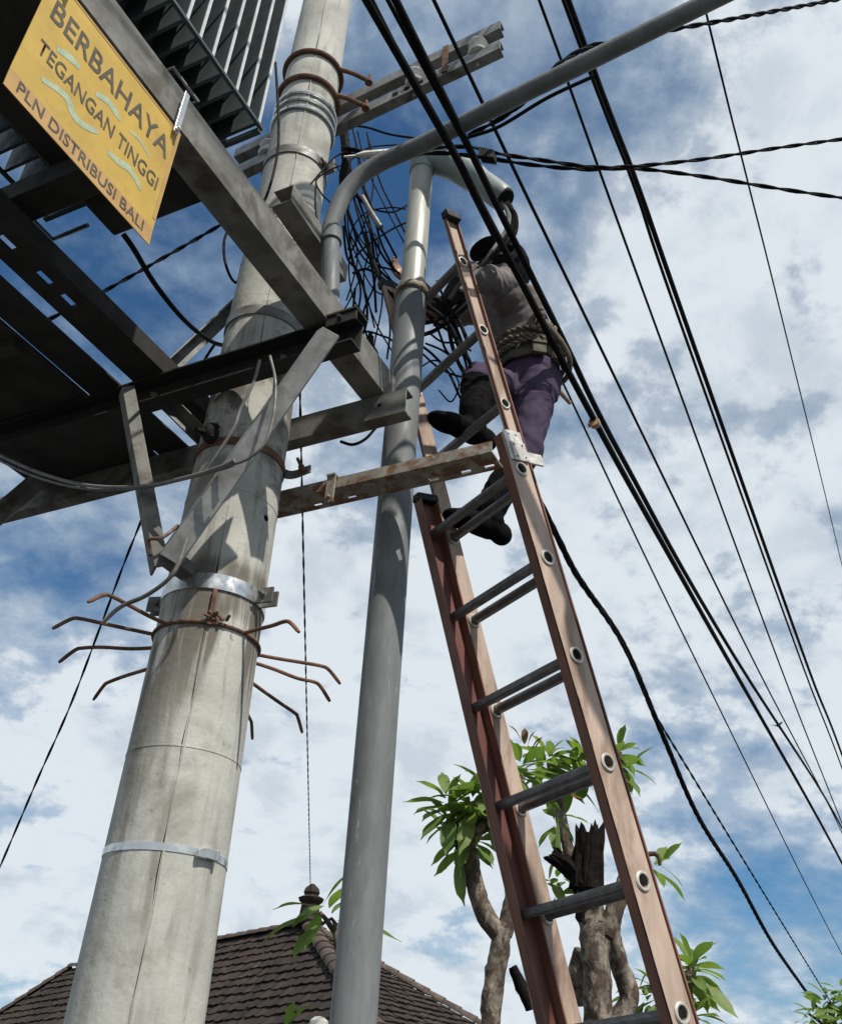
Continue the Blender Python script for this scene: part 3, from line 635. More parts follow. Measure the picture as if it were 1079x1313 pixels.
M['frp_brown'] = material('ladder_fibreglass_brown', (0.185, 0.085, 0.058), 0.6, 0, 0.22, 9, dark=(0.08, 0.045, 0.035), dscale=7, damt=0.7, bump=0.15, stretch=(1, 1, 0.3))
BN, FN_ = -0.004, 0.066
b_r = rail_section('base_rail', 0.0, 1, BN, 0.041, -3.28, 0.13, 0.030, ('frp', 'frp_red', 'frp_brown'))
b_l = rail_section('base_rail', 1.0, -1, BN, 0.041, -3.28, 0.13, 0.030, ('frp', 'frp_red', 'frp_brown'))
f_r = rail_section('fly_rail', 0.105, -1, FN_, 0.031, -2.45, 1.105, 0.011, ('frp', 'frp', 'frp_brown'))
f_l = rail_section('fly_rail', 0.945, 1, FN_, 0.031, -2.45, 1.105, 0.011, ('frp', 'frp', 'frp_brown'))
def rung(t, m0, m1, n, r=0.0165):
    m = MB(); a, b = LP(t, m0, n), LP(t, m1, n); ax = (b - a).normalized()
    # ribbed D tube
    prof = []
    for k in range(24):
        an = 2*math.pi*k/24; rr = r*(1.0 if k % 2 else 0.955); x, y = math.cos(an)*rr, math.sin(an)*rr; prof.append((x, max(y, -r*0.72)))
    m.prism(a, b, prof, LN, LU); return build('rung', m, 'rung', lad)
def collar(t, m_, n, side, big=0.026):
    m = MB(); m.lathe(LP(t, m_, n) + RH*side*0.0005, RH*side, [(big*0.66, 0), (big, 0.0), (big, 0.003), (big*0.9, 0.0055), (big*0.72, 0.0055), (big*0.66, 0.002)], 24, closed=False); o = build('rung_collar', m, 'alu', lad)
    m = MB(); pr = [(math.cos(a)*big*0.60, max(math.sin(a)*big*0.60, -big*0.40)) for a in [2*math.pi*k/20 for k in range(20)]]; p = LP(t, m_, n) + RH*side*0.002
    m.prism(p, p + RH*side*0.0015, pr, LN, LU); build('rung_end', m, 'char', o)
for k in range(11):
    t = -0.305*k; rung(t, 0.004, 0.996, BN); collar(t, -0.006, BN, -1)
for k in range(-2, 9):
    t = 0.29 - 0.305*k; rung(t, 0.11, 0.94, FN_); collar(t, 0.935, FN_, -1, 0.024)
    if t > 0.15: collar(t, 0.098, FN_, -1, 0.022)
for (m_, n_) in ((0.105, FN_), (0.945, FN_)):
    s_ = -1 if m_ < 0.5 else 1; m = MB(); m.box(LP(1.108, m_, n_) + RH*s_*0.013, LU, RH, LN, 0.018, 0.018, 0.034); build('end_cap', m, 'rubber', lad, bevel=0.006)
m = MB(); m.box(LP(0.135, 1.0, BN) - RH*0.015, LU, RH, LN, 0.014, 0.02, 0.045); build('end_cap', m, 'rubber', lad, bevel=0.005)
gb = build('guide_bracket', MB().box(LP(0.085, -0.012, -0.002), LU, RH, LN, 0.055, 0.002, 0.038), 'alu', lad, bevel=0.001)
build('guide_plate', MB().box(LP(0.062, -0.021, 0.006), LU, RH, LN, 0.034, 0.002, 0.030), 'alu', lad, bevel=0.001)
build('guide_tab', MB().box(LP(0.05, -0.004, 0.072), LU, RH, LN, 0.020, 0.004, 0.036), 'alu', lad, bevel=0.001)
for (t_, n_, q_) in ((0.125, -0.02, -.016), (0.125, 0.012, -.016), (0.085, -0.014, -.026), (0.085, 0.022, -.026), (0.042, -0.012, -.026), (0.042, 0.024, -.026)):
    m = MB(); m.lathe(LP(t_, q_, n_), -RH, [(0.0035, 0), (0.003, 0.002)], 8); build('rivet', m, 'old_steel', gb)
m = MB(); q = [LP(-2.6 + 0.06*i, -0.003, BN - 0.0405) + RH*random.uniform(-.001, .002) for i in range(42)]; m.tube(q, [random.uniform(0.0008, 0.0026) for _ in q], 5); build('edge_crack', m, 'char', b_r)
for m_ in (0.0, 1.0):
    m = MB(); m.box(LP(-3.27, m_, BN), LU, RH, LN, 0.03, 0.014, 0.05); build('rubber_foot', m, 'rubber', lad, bevel=0.004)

# ------------------------------------------------------------------ person on the ladder
FD = Vector((-.81, -.58, 0)).normalized(); LF = Vector((FD.y*-1, FD.x, 0)); LF = LF if LF.y < 0 else -LF     # facing, and the person's left (towards the camera)
J = dict(pel=Vector((.395, 2.985, 4.14)), waist=Vector((.385, 2.975, 4.25)), chest=Vector((.330, 2.945, 4.45)), neck=Vector((.305, 2.915, 4.575)), head=Vector((.292, 2.885, 4.675)),
         hl=Vector((.420, 2.930, 4.10)), hr=Vector((.360, 3.030, 4.11)), kr=Vector((.185, 2.80, 3.995)), ar=Vector((.165, 2.69, 3.70)), kl=Vector((.375, 2.925, 3.77)), al=Vector((.238, 2.865, 3.425)),
         sl=Vector((.265, 2.80, 4.50)), sr=Vector((.215, 3.03, 4.58)), el=Vector((.135, 2.63, 4.36)), wl=Vector((.03, 2.73, 4.285)), er=Vector((.045, 3.05, 4.545)), wr=Vector((-.085, 2.985, 4.665)))
per = thing('person', (0.2, 2.75, 3.33), 'person in grey shirt and purple trousers standing on the ladder reaching to wires', 'person')
class Body(MB):
    def cone(s, a, b, ra, rb, n=16, k=8):
        a, b = Vector(a), Vector(b); pts = [a.lerp(b, i/k) for i in range(k + 1)]; s.tube(pts, [ra + (rb - ra)*i/k for i in range(k + 1)], n)
        s.ellipsoid(a, Vector((1, 0, 0)), Vector((0, 1, 0)), UP, ra, ra, ra, 14, 8); s.ellipsoid(b, Vector((1, 0, 0)), Vector((0, 1, 0)), UP, rb, rb, rb, 14, 8)
bd = Body(); ex, ey = Vector((1, 0, 0)), Vector((0, 1, 0))
# torso as stacked sections: (centre, half width, half depth)
secs = [(J['pel'] - UP*0.07, .135, .108), (J['pel'], .150, .115), (J['pel'] + UP*0.055, .142, .106), (J['waist'], .130, .094), (J['waist'].lerp(J['chest'], .4), .138, .098), (J['chest'], .150, .104), (J['chest'].lerp(J['neck'], .5), .145, .088), (J['neck'] - UP*0.035, .09, .068), (J['neck'] + UP*0.0, .058, .058)]
n_ = 24; o_ = []; sv = []
for c, a, b in secs:
    for k in range(n_): an = 2*math.pi*k/n_; sv.append(c + LF*(math.cos(an)*a) + FD*(math.sin(an)*b))
sf = [(i*n_ + k, i*n_ + (k + 1) % n_, (i + 1)*n_ + (k + 1) % n_, (i + 1)*n_ + k) for i in range(len(secs) - 1) for k in range(n_)] + [tuple(range(n_))[::-1], tuple(range((len(secs) - 1)*n_, len(secs)*n_))]
bd.add(sv, sf)
HT = (FD*0.35 - UP*0.12); hf = (FD + LF*0.15 - UP*0.05).normalized(); hs = LF; hu = hs.cross(hf).normalized(); hu = hu if hu.z > 0 else -hu; H = J['head']
bd.cone(J['neck'] - UP*0.03, H - UP*0.05, .058, .052)
bd.ellipsoid(H + hu*0.02, hf, hs, hu, .098, .078, .105, 20, 14); bd.ellipsoid(H + hf*0.03 - hu*0.055, hf, hs, hu, .062, .056, .06, 16, 10)     # skull, jaw
bd.ellipsoid(H + hf*0.095 - hu*0.02, hf, hs, hu, .018, .014, .024, 10, 8); bd.ellipsoid(H + hf*0.078 - hu*0.058, hf, hs, hu, .014, .026, .010, 10, 8)   # nose, lips
for s_ in (1, -1): bd.ellipsoid(H + hs*s_*0.078 - hu*0.01 - hf*0.005, hf, hs, hu, .018, .010, .030, 10, 8); bd.ellipsoid(H + hf*0.082 + hs*s_*0.03 + hu*0.012, hf, hs, hu, .016, .022, .012, 10, 8)
for s_, h_, k_, a_ in ((1, 'hl', 'kl', 'al'), (-1, 'hr', 'kr', 'ar')):
    bd.cone(J[h_], J[k_], .088, .064); bd.ellipsoid(J[h_] - FD*0.005 + UP*0.0, FD, LF, UP, .092, .08, .12, 16, 10)
    bd.cone(J[k_], J[k_].lerp(J[a_], .4), .064, .060); bd.cone(J[k_].lerp(J[a_], .4), J[a_] + UP*0.02, .060, .050)
    foot = J[a_] - UP*0.055; heel = foot - FD*0.055; toe = foot + FD*0.155
    bd.ellipsoid(heel + UP*0.005, FD, LF, UP, .048, .036, .045, 14, 8); bd.ellipsoid(foot + FD*0.05 + UP*0.002, FD, LF, UP, .115, .042, .042, 16, 8); bd.ellipsoid(toe - FD*0.03 - UP*0.012, FD, LF, UP, .075, .046, .028, 16, 8); bd.cone(J[a_], foot + UP*0.01, .046, .046, k=2)
def hand(w, dirv, palm_n, curl):
    dirv = dirv.normalized(); pn = (palm_n - dirv*palm_n.dot(dirv)).normalized(); sd_ = dirv.cross(pn)
    c = w + dirv*0.05; bd.ellipsoid(c, dirv, sd_, pn, .052, .042, .020, 14, 8)
    for i, (off, ln) in enumerate(((.031, .066), (.011, .076), (-.010, .071), (-.030, .056))):
        b0 = w + dirv*0.085 + sd_*off; b1 = b0 + (dirv*math.cos(curl) + pn*math.sin(curl))*ln*.45; b2 = b1 + (dirv*math.cos(curl*2.1) + pn*math.sin(curl*2.1))*ln*.32; b3 = b2 + (dirv*math.cos(curl*3) + pn*math.sin(curl*3))*ln*.25
        bd.tube([b0 - dirv*0.03, b0, b1, b2, b3], [.010, .0095, .009, .0085, .007], 10)
    t0 = w + dirv*0.03 + sd_*0.035; t1 = t0 + (sd_*0.6 + dirv*0.6 + pn*0.4).normalized()*0.04; t2 = t1 + (dirv*0.8 + pn*0.6).normalized()*0.032; bd.tube([t0 - sd_*0.015, t0, t1, t2], [.012, .012, .0105, .008], 10)
for s_, e_, w_, dv, pn, cu in (('sl', 'el', 'wl', Vector((-.7, .5, .1)), Vector((.1, .6, .7)), .55), ('sr', 'er', 'wr', Vector((-.75, -.25, .3)), Vector((-.2, -.8, .3)), .45)):
    bd.ellipsoid(J[s_], ex, ey, UP, .070, .070, .066, 14, 10); bd.cone(J[s_].lerp(J['chest'], .35), J[s_], .085, .066, k=3); bd.cone(J[s_], J[e_], .062, .050); bd.cone(J[e_], J[w_], .047, .031); hand(J[w_], dv, pn, cu)
me0 = bd.mesh('body_raw'); tmp = bpy.data.objects.new('body_raw', me0); COL.objects.link(tmp)
rm = tmp.modifiers.new('r', 'REMESH'); rm.mode = 'VOXEL'; rm.voxel_size = 0.0065; sm = tmp.modifiers.new('s', 'SMOOTH'); sm.factor = 0.5; sm.iterations = 4
dg = bpy.context.evaluated_depsgraph_get(); dg.update(); body = bpy.data.meshes.new_from_object(tmp.evaluated_get(dg)); body.name = 'body'; bpy.data.objects.remove(tmp); bpy.data.meshes.remove(me0)
def segd(p, a, b):
    ab = b - a; t = max(0, min(1, (p - a).dot(ab)/ab.length_squared)); return (p - a - ab*t).length, t
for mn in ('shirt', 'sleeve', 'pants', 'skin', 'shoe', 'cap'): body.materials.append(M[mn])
SEG = [('torso', J['waist'] + UP*0.02, J['neck'] - UP*0.02, .14), ('hip', J['pel'] - UP*0.05, J['pel'] + UP*0.03, .14), ('thigh', J['hl'], J['kl'], .08), ('thigh', J['hr'], J['kr'], .08), ('shin', J['kl'], J['al'], .055), ('shin', J['kr'], J['ar'], .055),
       ('uarm', J['sl'], J['el'], .055), ('uarm', J['sr'], J['er'], .055), ('farm', J['el'], J['wl'], .04), ('farm', J['er'], J['wr'], .04), ('hand', J['wl'] + (J['wl'] - J['el']).normalized()*0.03, J['wl'] + Vector((-.7, .5, .1)).normalized()*0.13, .03), ('hand', J['wr'] + (J['wr'] - J['er']).normalized()*0.03, J['wr'] + Vector((-.75, -.25, .3)).normalized()*0.13, .03),
       ('head', J['neck'] + UP*0.03, H + hu*0.05, .08), ('foot', J['al'] - UP*0.05 - FD*.05, J['al'] - UP*0.06 + FD*.16, .04), ('foot', J['ar'] - UP*0.05 - FD*.05, J['ar'] - UP*0.06 + FD*.16, .04)]
MI = dict(torso=0, hip=2, thigh=2, shin=2, uarm=0, farm=1, hand=3, head=3, foot=4, shaded_shin=4)
bco = []
for v in body.vertices:
    p = v.co.copy(); best = min(((segd(p, a, b)[0] - r, nm, segd(p, a, b)[1]) for nm, a, b, r in SEG)); bco.append('shaded_shin' if best[1] == 'shin' and best[2] > 0.22 else best[1])  # shade on the lower legs painted in with the shoe black
vn = [v.normal.copy() for v in body.vertices]
for v, nm, nn in zip(body.vertices, bco, vn):      # cloth folds
    if nm in ('torso', 'hip', 'thigh', 'shin', 'uarm', 'farm', 'shaded_shin'):
        q = v.co*16; w_ = mnoise.noise(v.co*7)*1.6; q2 = Vector((q.x*0.75 + w_, q.y*0.75 - w_, q.z*0.85 + q.x*0.5 + w_)); amp = 0.0095 if nm == 'torso' else 0.0085
        v.co += nn*(amp*(mnoise.noise(q2) + 0.5*mnoise.noise(q2*2.3)) + (0.006 if nm in ('torso', 'shin') else 0.003))
for p in body.polygons:
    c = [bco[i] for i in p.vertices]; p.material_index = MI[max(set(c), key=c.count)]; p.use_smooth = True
org = wloc(per)
for v in body.vertices: v.co -= org
bo = bpy.data.objects.new('body', body); COL.objects.link(bo); bo.parent = per
# knitted hood with peak and an open face
m = MB(); nu, nv = 28, 14; vs = []; fs = []
for j in range(nv + 1):
    th = math.pi*j/nv*0.90
    for i in range(nu):
        ph = 2*math.pi*i/nu; x, y, z = math.sin(th)*math.cos(ph), math.sin(th)*math.sin(ph), math.cos(th)
        rr = 1.0 + 0.04*mnoise.noise(Vector((x, y, z))*4)
        p = H + hu*0.012 + hf*(x*0.118*rr - 0.008) + hs*(y*0.104*rr) + hu*(z*0.125*rr)
        if x > 0.62 and -0.1 < z < 0.2: p = p - hf*0.035      # pulled back from the face
        vs.append(p)
for j in range(nv):
    for i in range(nu): fs.append((j*nu + i, j*nu + (i + 1) % nu, (j + 1)*nu + (i + 1) % nu, (j + 1)*nu + i))
m.add(vs, fs); hood = build('hood', m, 'cap', per); so_ = hood.modifiers.new('t', 'SOLIDIFY'); so_.thickness = 0.006
m = MB(); m.ellipsoid(H + hf*0.115 + hu*0.03, (hf - hu*0.25).normalized(), hs, (hu + hf*0.25).normalized(), .080, .088, .014, 20, 8); build('cap_peak', m, 'cap', hood)
for s_ in (1, -1):
    m = MB(); m.ellipsoid(H + hf*0.090 + hs*s_*0.03 + hu*0.006, hf, hs, hu, .008, .013, .008, 10, 8); build('eye', m, 'char', per)
# tool belt, pouches and the climbing rope
def loop(c, a, b, z0, tilt, n=40, jit=0.0): return [c + LF*(math.cos(t)*a) + FD*(math.sin(t)*b) + UP*(z0 + tilt*math.sin(t) + random.uniform(-jit, jit)) for t in [2*math.pi*i/n for i in range(n + 1)]]
W0 = J['waist']
m = MB(); vs = []; NB, NR = 64, 9      # bunched shirt tail and canvas belt, creased all round
for j in range(NR):
    f = j/(NR - 1)
    for i in range(NB):
        t = 2*math.pi*i/NB; fl = 0.96 + 0.06*(1 - f) + 0.04*math.sin(math.pi*f) + 0.055*mnoise.noise(Vector((math.cos(t)*3.2, math.sin(t)*3.2, f*2.2))) + 0.03*mnoise.noise(Vector((math.cos(t)*8, math.sin(t)*8, f*5)))
        vs.append(W0 + LF*(math.cos(t)*.148*fl) + FD*(math.sin(t)*.112*fl) + UP*(-0.09 + 0.115*f + 0.02*math.sin(t + 1) + 0.008*math.sin(5*t)*(1 - f)))
m.add(vs, [(j*NB + i, j*NB + (i + 1) % NB, (j + 1)*NB + (i + 1) % NB, (j + 1)*NB + i) for j in range(NR - 1) for i in range(NB)]); bt = build('tool_belt', m, 'belt', per); so_ = bt.modifiers.new('t', 'SOLIDIFY'); so_.thickness = 0.008
for k, (an, sz, dz) in enumerate(((-12, .052, -.05), (28, .05, -.045))):
    a = R(an); c = W0 + LF*(math.cos(a)*.158) + FD*(math.sin(a)*.122) + UP*dz; ax = LF*math.cos(a) + FD*math.sin(a); ay = UP.cross(ax)
    m = MB(); m.box(c, ax, ay, UP, .010, sz*.55, sz*.8); m.box(c + ax*0.012 + UP*sz*.45, ax, ay, UP, .004, sz*.58, sz*.36); build('pouch', m, 'belt', bt, bevel=.006)
for k in range(3):
    m = MB(); q = loop(W0 + UP*(0.045 - 0.035*k), .158 + .006*k, .122 + .006*k, 0, (0.02, -0.03, 0.04)[k], 30, 0.004); twist(m, q, 0.0065, 0.05, 2, 6); build('rope_turn', m, 'rope', bt)
m = MB(); q = []
for i in range(46):
    t = i/45; a = t*9*math.pi; c = W0 + LF*(.160) + FD*(.10 - .10*t) + UP*(0.05 - 0.015*t); q.append(c + LF*0.024*math.cos(a) + UP*0.026*math.sin(a))
m.tube(spline(q, 3), 0.0085, 7); build('rope_knot', m, 'rope', bt)
m = MB(); q = spline([W0 + LF*.175 + FD*.05 + UP*.05, W0 + LF*.185 - FD*.02 - UP*.01, W0 + LF*.16 - FD*.09 - UP*.055, W0 + LF*.09 - FD*.135 - UP*.075, W0 - LF*.02 - FD*.14 - UP*.06], 8); m.tube(q, 0.011, 8); build('safety_line', m, 'rope', bt)
m = MB(); q = [W0 - FD*.13 + LF*.02 - UP*0.055, W0 - FD*.27 - LF*.02 - UP*.06]; m.tube(q, [.012, .009], 8); build('tool_handle', m, 'frp', bt)

# the fit of ladder and lineman is for a slightly shorter pitch: bring both to full size, further away
KS = 1.12
for o in (lad, per): o.location = CAM + (Vector(o.location) - CAM)*KS; o.scale = (KS, KS, KS)
def LK(p): return CAM + (Vector(p) - CAM)*KS

# ------------------------------------------------------------------ overhead cables
def cable(name, label, pts, r, mat='black', tw=None, n=8, group=None, smooth=True, per_=8):
    q = spline(pts, per_) if smooth and len(pts) > 2 else [Vector(p) for p in pts]
    m = MB()
    if tw: twist(m, q, r, tw[0], tw[1], 6)
    else: m.tube(q, r, n)
    return tag(build(name, m, mat, None, org=q[0]), label, 'cable', group)
def street(pix, s, near=5.0, far=30.0):
    ss = s if isinstance(s, (list, tuple)) else [s]*len(pix); q = [atE(x, y, k) for (x, y), k in zip(pix, ss)]; a = (q[0] - q[1]).normalized(); b = (q[-1] - q[-2]).normalized(); a.z *= 0.3; b.z *= 0.3
    return [q[0] + a*near] + q + [q[-1] + b*far*0.4, q[-1] + b*far + UP*0.25]
WL = [
 ('street_cable', 'thickest black overhead cable crossing in front of the person, with an orange tag', [(470, 0), (620, 270), (765, 545), (900, 788), (1079, 1107)], [-1.055, -1.01, -0.95, -0.94, -0.92], 0.0155, None),
 ('street_cable', 'thick black overhead cable just right of the tagged one', [(507, 0), (640, 270), (722, 436), (800, 592), (940, 840), (1079, 1062)], -1.0, 0.0146, None),
 ('street_cable', 'thin black overhead cable crossing the crossarm end, third from the person', [(556, 0), (757, 420), (972, 860), (1079, 1068)], -1.0, 0.0080, None),
 ('street_cable', 'thin black overhead cable passing above the lamp arm, left of the thick pair', [(691, 0), (728, 106), (841, 420), (1002, 860), (1079, 1056)], -0.82, 0.0075, None),
 ('street_cable', 'thick black overhead cable dropping behind the lamp arm, right one of a close pair', [(728, 0), (818, 240), (881, 420), (1037, 860), (1079, 968)], -0.74, 0.0165, None),
 ('street_cable', 'overhead cable hugging the left side of the thick one behind the lamp arm', [(722, 0), (813, 240), (874, 420), (1031, 860), (1079, 985)], -0.75, 0.0105, None),
 ('street_cable', 'rightmost thin black overhead cable, steepest of all', [(901, 0), (955, 220), (1005, 420), (1079, 725)], -0.115, 0.0055, None),
 ('street_cable', 'thin black cable left of the tagged cable, emerging below the person', [(640, 320), (721, 490), (898, 860), (1079, 1224)], -1.30, 0.0065, None),
 ('street_cable', 'thin companion strand running along the left edge of the tagged cable near the top', [(497, 0), (560, 118), (640, 268)], -1.015, 0.0078, None),
]
for nm, lb, px_, s_, r_, tw_ in WL:
    if 'companion' in lb: q = [atE(x, y, s_) for x, y in px_]; q = [q[0]*1.0 + (q[0] - q[1]).normalized()*3] + q + [atE(722, 437, s_)]
    else: q = street(px_, s_)
    cable(nm, lb, q, r_, 'black', None, 8)
m = MB(); c = atE(762, 542, -0.95); ax = (atE(765, 548, -0.95) - atE(755, 528, -0.95)).normalized(); m.lathe(c - ax*0.014, ax, [(0.016, 0), (0.025, 0), (0.025, 0.03), (0.016, 0.03)], 14); sd_ = ax.cross(D1).normalized(); m.box(c + UP.cross(ax)*0.02 - UP*0.008, ax, UP, UP.cross(ax).normalized(), 0.008, 0.006, 0.012)
tag(build('cable_tag', m, 'clip', None, org=c), 'small orange tag clipped round the thickest overhead cable', 'tag')
# twisted bundle falling away behind the ladder
q = [(690, 640), (716, 692), (742, 742), (800, 828), (850, 945), (895, 1048), (945, 1128), (990, 1210), (1040, 1282), (1075, 1335)]
cable('bundled_cable', 'heavy twisted black cable bundle sagging away behind the ladder to lower right', [atE(x, y, -1.32) for x, y in q] , 0.0092, 'black', (0.5, 4))
q = [(745, 742), (800, 832), (835, 908), (890, 1000), (960, 1115), (1050, 1262), (1085, 1318)]
cable('bundled_cable', 'thin twisted cable running beside the heavy bundle to lower right', [atE(x, y, -1.31) for x, y in q], 0.0046, 'black', (0.36, 2))
# house drops
drop = 'twisted service cables leaving the pole top'
q = [(437, 190), (480, 194), (540, 190), (600, 188), (640, 197), (700, 206), (760, 214), (812, 213), (900, 204), (1000, 189), (1110, 174)]
cable('service_cable', 'twisted service cable rising to the right edge, upper one of the crossing pair', [atY(x, y, 2.62 + 0.0002*(x - 437)) for x, y in q], 0.0052, 'black', (0.24, 2), group=None)
q = [(437, 196), (490, 203), (560, 196), (620, 202), (680, 211), (750, 217), (815, 216), (900, 226), (1000, 242), (1110, 258)]
cable('service_cable', 'twisted service cable sinking to the right edge, lower one of the crossing pair', [atY(x, y, 2.64 + 0.0002*(x - 437)) for x, y in q], 0.0052, 'black', (0.26, 2), group=None)
m = MB(); c = atY(625, 200, 2.65); ax = (atY(645, 203, 2.65) - atY(600, 197, 2.65)).normalized(); m.box(c, ax, D1, UP, 0.032, 0.02, 0.024)
for k in range(7): m.box(c + ax*(-0.027 + 0.009*k), ax, D1, UP, 0.0025, 0.023, 0.027)
tag(build('splice_connector', m, 'black_old', None, org=c, bevel=0.002), 'ribbed black connector block on the twisted service cable pair', 'connector')
m = MB(); a, b = atY(456, 199, 2.60), atY(525, 192, 2.62); ax = (b - a).normalized(); m.tube([a, a.lerp(b, .15), a.lerp(b, .7), b], [0.006, 0.016, 0.014, 0.008], 10); m.tube([a - ax*0.05, a], 0.004, 6)
tag(build('dead_end_clamp', m, 'alu', None, org=a), 'pale wedge shaped dead-end clamp beside the concrete pole', 'clamp')
q = [(600, 174), (660, 140), (700, 98), (724, 76), (760, 58), (800, 52), (860, 38), (950, 22), (1100, -6)]
cable('service_cable', 'twisted black cable wrapped over the lamp arm and running to upper right', [atY(x, y, Y) for (x, y), Y in zip(q, (2.34, 2.25, 2.12, 2.10, 2.10, 2.12, 2.14, 2.2, 2.4))], 0.0055, 'black', (0.2, 2))
q = [(600, 174), (640, 160), (700, 124), (760, 96)]
cable('service_cable', 'short black cable clinging to the underside of the lamp arm', [atY(x, y, Y) + Vector((0, -0.02, -0.035)) for (x, y), Y in zip(q, (2.30, 2.24, 2.14, 2.07))], 0.007, 'black')
q = [(206, 600), (190, 645), (160, 720), (130, 800), (90, 905), (50, 995), (20, 1065), (-25, 1170)]
cable('service_cable', 'thin twisted cable falling to the left edge behind the spikes', [atY(x, y, 3.2 + 0.25*i) for i, (x, y) in enumerate(q)], 0.0032, 'black', (0.30, 2))
a, b = atY(383, 440, 3.0), atY(398, 1146, 14.9)
cable('service_cable', 'thin twisted cable hanging straight down to the roof finial', [a, a.lerp(b, .08) , a.lerp(b, .4), b], 0.0036, 'black_old', (0.40, 2))
q = [(60, 411), (130, 375), (210, 330), (290, 284), (345, 250)]
cable('service_cable', 'twisted black cable crossing the blue gap below the warning sign', [atY(x, y, 3.3) for x, y in q], 0.0055, 'black', (0.2, 2))
q = [(158, 300), (172, 320), (200, 366), (236, 410), (268, 436), (290, 443), (312, 440)]
cable('loose_cable', 'thick black cable drooping from the sign corner to the pole', [atY(x, y, Y) for (x, y), Y in zip(q, (2.0, 2.05, 2.25, 2.5, 2.75, 2.92, 3.05))], 0.0085, 'black')
q = [(322, 268), (292, 296), (287, 325), (294, 352), (304, 362), (310, 340), (316, 318)]
cable('loose_cable', 'small black cable loop left of the pole under the rail', [atY(x, y, 2.85) for x, y in q], 0.006, 'black')
q = [(276, 440), (262, 462), (250, 490), (258, 500)]
cable('loose_cable', 'short black cable end hanging behind the front cross beam', [atY(x, y, 2.95) for x, y in q], 0.006, 'black')
q = [(-20, 574), (0, 584), (50, 606), (110, 622), (180, 624), (240, 612), (285, 598), (300, 590)]
cable('loose_cable', 'grey cable sagging from the left edge below the deck to the pole', [atD(x, y, 1.84) for x, y in q], 0.0062, 'grey_cable')
cable('loose_cable', 'second grey cable sagging just under the deck, parallel to the first', [atD(x, y + 4 + 3*math.sin(i), 1.86) for i, (x, y) in enumerate(q)], 0.005, 'grey_cable')
q = [(333, 462), (325, 490), (308, 525), (300, 548), (280, 580), (262, 606)]
cable('loose_cable', 'pale grey wire hanging down from the front cross beam to the wire clamp', [atD(x, y, 1.86) for x, y in q], 0.0055, 'grey_cable')
q = [(346, 456), (353, 490), (350, 535), (338, 570), (318, 588), (298, 596)]
cable('loose_cable', 'pale grey wire curving over the diagonal brace', [atD(x, y, 1.85) for x, y in q], 0.0045, 'grey_cable')
q = [(353, 80), (356, 130), (357, 180), (352, 215), (342, 250), (330, 272)]
cable('loose_cable', 'black wire hanging down the left side of the upper pole', [atY(x, y, Y) for (x, y), Y in zip(q, (2.60, 2.62, 2.62, 2.62, 2.60, 2.60))], 0.006, 'black_old')
q = [(240, 690), (222, 735), (190, 762), (155, 778), (132, 798)]
cable('loose_cable', 'grey rod curving from the brace foot down left over the spikes', [atD(x, y, 1.86) for x, y in q], 0.0065, 'old_steel')
q = [(436, 566), (452, 570), (468, 563), (482, 548)]
cable('loose_cable', 'short black cable loop under the rear cross beam beside the tube pole', [atY(x, y, 2.95) for x, y in q], 0.006, 'black')
for k, q in enumerate([[(436, 212), (418, 220), (405, 232), (412, 248), (424, 262), (424, 288)], [(405, 232), (404, 262), (408, 300)], [(440, 195), (425, 205), (398, 236)]]):
    cable('loose_cable', 'thin dark wire straggling over the upper pole beside the lamp arm socket', [atY(x, y, 2.58) for x, y in q], 0.0038, 'black_old', group='straggling wires on the upper pole')
